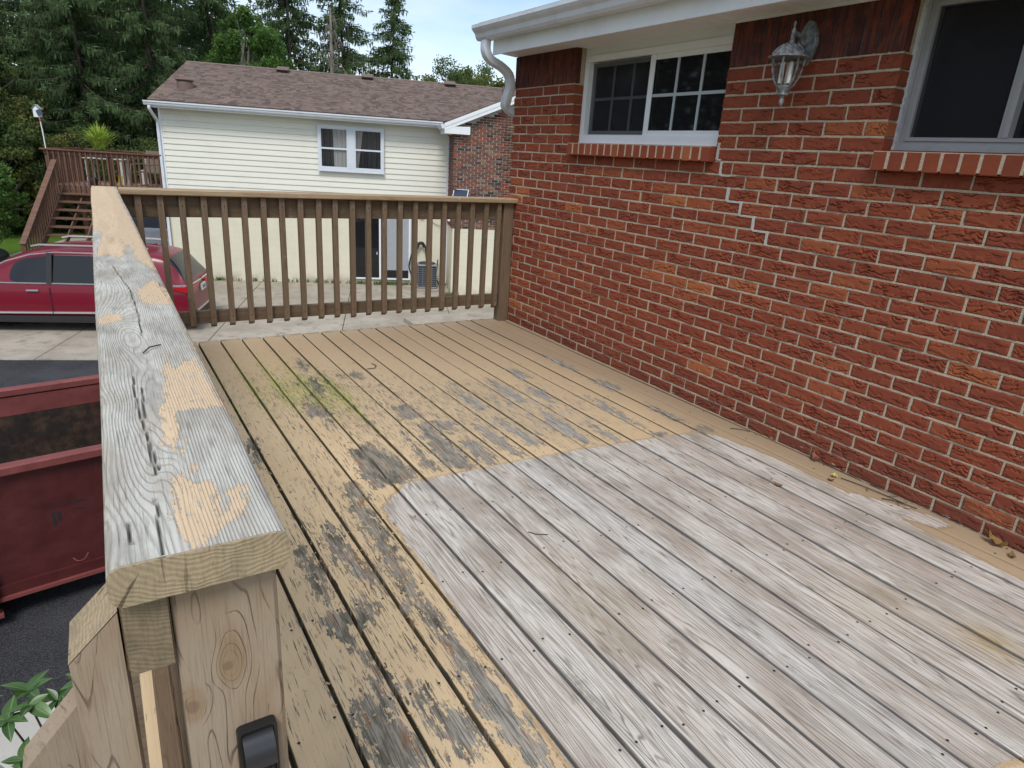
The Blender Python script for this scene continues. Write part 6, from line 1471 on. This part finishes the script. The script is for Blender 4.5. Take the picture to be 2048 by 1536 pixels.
def leafy_meshes(seed, H, Rx, Rz, mat, nclump=90, nleaf=120, ls=.13, z0=.25, barkm=None, hollow=.35):
    rs = np.random.default_rng(seed); tr = MB(); cz = H-Rz
    tr.tube([(0, 0, 0), (rs.normal(0, .1), rs.normal(0, .1), H*.3), (rs.normal(0, .2), rs.normal(0, .2), H*.62), (rs.normal(0, .3), rs.normal(0, .3), H*.88)], [.022*H, .017*H, .010*H, .003*H], 8)
    Cs, Ds, Ss, Ws, Ls = [], [], [], [], []
    for k_ in range(nclump):
        d = rs.normal(0, 1, 3); d /= np.linalg.norm(d); r_ = rs.uniform(hollow, 1)**.6
        c = np.array([d[0]*Rx*r_, d[1]*Rx*r_, cz+d[2]*Rz*r_])*np.array([1, 1, 1])
        if c[2] < H*z0*.5: continue
        cr = rs.uniform(.28, .60)*Rx*.42
        if k_ % 3 == 0: tr.tube([(0, 0, max(H*.2, c[2]-Rz*.7)), tuple(c*np.array([.5, .5, 1])-np.array([0, 0, .25*Rz])), tuple(c)], [.008*H, .005*H, .002*H], 5, False)
        n = int(nleaf*rs.uniform(.6, 1.3)); q = rs.normal(0, 1, (n, 3)); q = unit(q)*(rs.random((n, 1))**.45)*cr*np.array([1.15, 1.15, .8])
        D = unit(rs.normal(0, 1, (n, 3))+np.array([0, 0, -.35]))*rs.uniform(.7, 1.3, (n, 1))*ls; S = unit(np.cross(D, rs.normal(0, 1, (n, 3))))
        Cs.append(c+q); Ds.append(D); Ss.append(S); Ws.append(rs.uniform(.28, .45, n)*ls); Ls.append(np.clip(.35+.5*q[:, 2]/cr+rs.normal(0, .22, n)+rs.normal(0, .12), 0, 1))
    V, F = quads(np.concatenate(Cs), np.concatenate(Ds), np.concatenate(Ss), np.concatenate(Ws))
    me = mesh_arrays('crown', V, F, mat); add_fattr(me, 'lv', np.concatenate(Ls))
    return tr.mesh('trunk', barkm or M_barkg, 60, False), me
def plant_tree(name, label, cat, meshes, loc, rz=0, sc=1.0, group=None, sz=None):
    t = empty(name, label, cat, loc, rz, group); t.scale = (sc, sc, sz or sc)
    link('trunk', meshes[0], t); link('crown', meshes[1], t); return t
SPM = [spruce_meshes(11, 15.5, 3.7, 1.5), spruce_meshes(12, 17.5, 4.0, 1.4), spruce_meshes(13, 13.5, 3.2, 1.4)]
SPM_TOP = spruce_meshes(14, 13.4, 3.0, 1.6, .05)
GB = GZ-.1
trees = [
 ('spruce_tree', 'tall dark spruce against the sky left of the dead tree', 1, (.3, 20, .0), .98),
 ('spruce_tree', 'dark ragged spruce just behind the bare dead tree', 0, (3.2, 20.5, 1.1), .98),
 ('spruce_tree', 'pointed spruce standing alone against the sky, nearest the brick house', 3, (5.65, 20, .4), .98),
 ('spruce_tree', 'broad spruce rising behind the left end of the neighbour roof', 1, (-5.2, 14.5, 2.2), 1.0),
 ('spruce_tree', 'spruce with hanging boughs above the red-brown deck', 0, (-7.6, 13.0, .7), 1.02),
 ('spruce_tree', 'spruce at the top centre of the dark tree mass left of the roof', 1, (-9.9, 16.5, 4.0), 1.1),
 ('spruce_tree', 'shaded spruce behind the bird feeder', 2, (-12.2, 14.0, 3.1), 1.15),
 ('spruce_tree', 'spruce beside the bright green leafy tree, left of it', 2, (-3.2, 18.5, 5.1), 1.1),
 ('spruce_tree', 'leftmost spruce, behind the yellowing undergrowth', 1, (-15.6, 17.0, 2.8), 1.0),
 ('spruce_tree', 'farther spruce filling the gap in the dark tree mass', 0, (-7.0, 22.0, 1.3), 1.15),
 ('spruce_tree', 'farther spruce at the far left of the dark tree mass', 1, (-20.0, 24.0, .2), 1.15),
 ('spruce_tree', 'rear spruce whose tip shows between the leafy trees', 2, (-12.5, 25.0, .9), 1.3),
]
SPA = SPM+[SPM_TOP]
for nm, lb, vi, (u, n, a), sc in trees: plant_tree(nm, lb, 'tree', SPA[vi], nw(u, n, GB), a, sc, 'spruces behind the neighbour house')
# dead spruce
rs = random.Random(4); dt = MB(); Hd = 10.9; tw = MB()
dt.tube([(0, 0, 0), (.05, 0, 4), (.0, .05, 8), (-.03, 0, Hd)], [.17, .14, .10, .055], 8)
for i in range(75):
    z = rs.uniform(2.8, Hd-.3); a = rs.uniform(0, 6.28); L = rs.uniform(.5, 2.0)*(1.15-z/Hd*.6); c, s = math.cos(a), math.sin(a)
    p1, p2 = (c*L*.5, s*L*.5, z+rs.uniform(-.05, .18)), (c*L, s*L, z-rs.uniform(.1, .7))
    tw.tube([(0, 0, z), p1, p2], [.022, .014, .004], 4, False)
    for j in range(9):
        t = rs.uniform(.3, 1); b0 = tuple(p1[k_]+(p2[k_]-p1[k_])*(t*2-1) if t > .5 else p1[k_]*t*2+(z if k_ == 2 else 0)*(1-t*2) for k_ in range(3))
        tw.tube([b0, (b0[0]+rs.gauss(0, .12), b0[1]+rs.gauss(0, .12), b0[2]-rs.uniform(.15, .55))], [.008, .002], 3, False)
de = empty('dead_tree', 'bare dead grey tree trunk with drooping twigs behind the roof', 'tree', nw(2.62, 18.2, GB)); M_deadb = bark('dead_bark', (0.17, 0.145, 0.125), (0.30, 0.265, 0.235))
link('trunk', dt.mesh('trunk', M_deadb, 60), de); link('branches', tw.mesh('branches', M_deadb, None, False), de)
# leafy trees
LB = leafy_meshes(21, 11.0, 2.3, 4.0, M_dec, 150, 170, .15); LD = leafy_meshes(22, 9.0, 2.6, 3.6, M_dec2, 130, 150, .14); LY = leafy_meshes(23, 8.0, 2.8, 3.0, M_dec3, 120, 130, .17)
US = leafy_meshes(24, 5.0, 2.0, 2.6, M_dec2, 120, 150, .12, .0, None, .3); MP = leafy_meshes(25, 6.2, 1.8, 2.4, M_dec, 110, 120, .17, .2, None, .3)
GBG = 'leafy trees and shrubs behind the neighbour house'
for nm, lb, ms, (u, n, a), sc in [
 ('leafy_tree', 'bright green leafy tree behind the neighbour roof', LB, (-1.15, 15.0, .3), .93),
 ('leafy_tree', 'second light green leafy tree low between the spruces', LB, (1.6, 24.0, 1.9), .78),
 ('leafy_tree', 'dark dull green leafy tree at the top left corner', LD, (-14.0, 11.0, .5), 1.25),
 ('leafy_tree', 'dull green leafy tree beside the bird feeder pole', LD, (-10.6, 10.2, 2.5), .85),
 ('leafy_tree', 'yellow green leafy tree on the skyline beyond the roof', LY, (12.5, 42.0, 1.5), 1.42),
 ('leafy_tree', 'dark round tree on the skyline beyond the roof', LD, (11.3, 40.0, 0.2), 1.30),
 ('leafy_tree', 'small thin tree on the skyline next to the pointed spruce', LY, (8.6, 36.0, 2.6), 1.2),
 ('leafy_tree', 'pale leafy tree on the skyline nearest the downspout', LY, (15.9, 44.0, .8), 1.36),
 ('leafy_tree', 'grey green leafy tree on the skyline between two yellow ones', LD, (14.4, 48.0, 3.8), 1.38),
 ('understorey_shrub', 'yellowing shrub behind the deck stairs', US, (-9.4, 8.4, .2), 1.0),
 ('understorey_shrub', 'tall tangled shrub at the left picture edge', US, (-12.0, 7.4, 1.4), 1.35),
 ('understorey_shrub', 'low dark shrub under the spruces behind the potted grass', US, (-7.0, 9.8, 2.4), .85),
 ('understorey_shrub', 'shrub below the spruces by the corner of the cream house', US, (-4.6, 11.0, 3.0), .8),
 ('maple_tree', 'young bright green maple at the left picture edge', MP, (-6.75, 2.0, 1.0), .56)]:
    plant_tree(nm, lb, 'shrub' if 'shrub' in nm else 'tree', ms, nw(u, n, GB), a, sc, GBG)
# the wood behind reads as one mass
rsn = np.random.default_rng(5); Cs, Ds, Ss, Ws, Ls = [], [], [], [], []
n = 170000; tt = rsn.random(n); pl = np.array([(-1.5, 27.0), (-22, 26.0), (-33, 12.0), (-40, -14.0), (-38, -40)]); sg = np.array([0, .32, .56, .82, 1.0])
u = np.interp(tt, sg, pl[:, 0])+rsn.normal(0, 1.2, n); dn_ = np.interp(tt, sg, pl[:, 1])+rsn.normal(0, 1.4, n)
z = GZ+rsn.random(n)**.85*(9.5+5.0*vn(tt*26, 0*u, 3)+2.5*vn(tt*90, 0*u, 5)+4.0*np.clip((tt-.06)*12, 0, 1))
X = NO[0]+u*_c-dn_*_s; Y = NO[1]+u*_s+dn_*_c; C = np.stack([X, Y, z], 1); D = unit(rsn.normal(0, 1, (n, 3))+np.array([0, 0, -.6]))*rsn.uniform(.18, .42, (n, 1))*np.where(tt > .33, 1.7, 1.0)[:, None]; S = unit(np.cross(D, rsn.normal(0, 1, (n, 3))))
V, F = quads(C, D, S, rsn.uniform(.06, .13, n)*np.where(tt > .33, 1.7, 1.0)); me = mesh_arrays('far_wood', V, F, M_spr); add_fattr(me, 'lv', np.clip(.3+rsn.normal(0, .2, n), 0, 1))
tag(link('far_wood', me), 'dark mass of woodland behind the spruces', 'woodland', None, 'stuff')

# ------------------------------------------------------------------ rhododendron beside the near post
rh = empty('rhododendron', 'rhododendron with glossy green leaves below the near railing post', 'shrub', (-3.45, 1.05, GZ))
g = G('rhododendron_leaf', 0.38, 0, (0.06, 0.13, 0.035), 0.5); o_ = g.xyz(g.obj()); mid_ = g.mr(g.math('ABSOLUTE', o_[1]), .0022, .0008)
g.col(g.mix(g.mul(mid_, .6), g.mix(g.mul(g.rnd(), .8), (0.030, 0.080, 0.018), (0.085, 0.165, 0.040)), (0.20, 0.28, 0.09))); M_rleaf = g
M_rstem = bark('rhododendron_stem', (0.07, 0.055, 0.045), (0.14, 0.11, 0.09))
def rleaf(L, W, droop):
    mb = MB(); N_ = 11
    for i in range(N_):
        t = i/(N_-1); hw = W*.5*(math.sin(math.pi*(.06+.94*t)**.85) if t < 1 else 0)+.0004; x = L*t; z = -droop*L*t*t
        mb.v += [(x, -hw, z+.16*hw), (x, -hw*.5, z-.02*hw), (x, 0, z-.22*hw), (x, hw*.5, z-.02*hw), (x, hw, z+.16*hw)]
    for i in range(N_-1):
        for j in range(4): mb.f.append((i*5+j, i*5+j+1, i*5+j+6, i*5+j+5))
    return mb.mesh('leaf', M_rleaf, 60, False)
RL = [rleaf(.084, .041, .25), rleaf(.068, .035, .1), rleaf(.094, .044, .4)]
tips = [(-3.383, .755, -.448, 6), (-3.288, .711, -.519, 6), (-3.443, .732, -.462, 6), (-3.414, .648, -.565, 5), (-3.36, .65, -.60, 4), (-3.068, .685, -.571, 4), (-3.085, .635, -.64, 4), (-3.47, .62, -.60, 6), (-3.24, .86, -.50, 5), (-3.52, .80, -.42, 6), (-3.6, .95, -.50, 6), (-3.34, .95, -.62, 6), (-3.2, .55, -.95, 5), (-3.55, .45, -.9, 6), (-3.7, .75, -.7, 6), (-3.45, 1.15, -.7, 6), (-3.15, .9, -.9, 5)]
root = Vector((-3.45, 1.05, GZ)); rr_ = random.Random(9)
for (x, y, z, nl) in tips:
    tp = Vector((x, y, z))-root; b0 = Vector((rr_.gauss(0, .06), rr_.gauss(0, .06), 0)); m1 = b0.lerp(tp, .55)+Vector((rr_.gauss(0, .08), rr_.gauss(0, .08), .05)); m2 = b0.lerp(tp, .85)+Vector((rr_.gauss(0, .05), rr_.gauss(0, .05), -.02))
    MB().tube([tuple(b0), tuple(m1), tuple(m2), tuple(tp)], [.012, .007, .0045, .003], 6).build('stem', M_rstem, rh, 60)
    a0 = rr_.uniform(0, 6.28)
    for k_ in range(nl):
        a = a0+k_*6.283/nl+rr_.uniform(-.3, .3); o = link('leaf', rr_.choice(RL), rh, tuple(tp), (rr_.uniform(-.3, .3), rr_.uniform(-.75, .25), a)); s_ = rr_.uniform(.75, 1.1); o.scale = (s_, s_, s_)
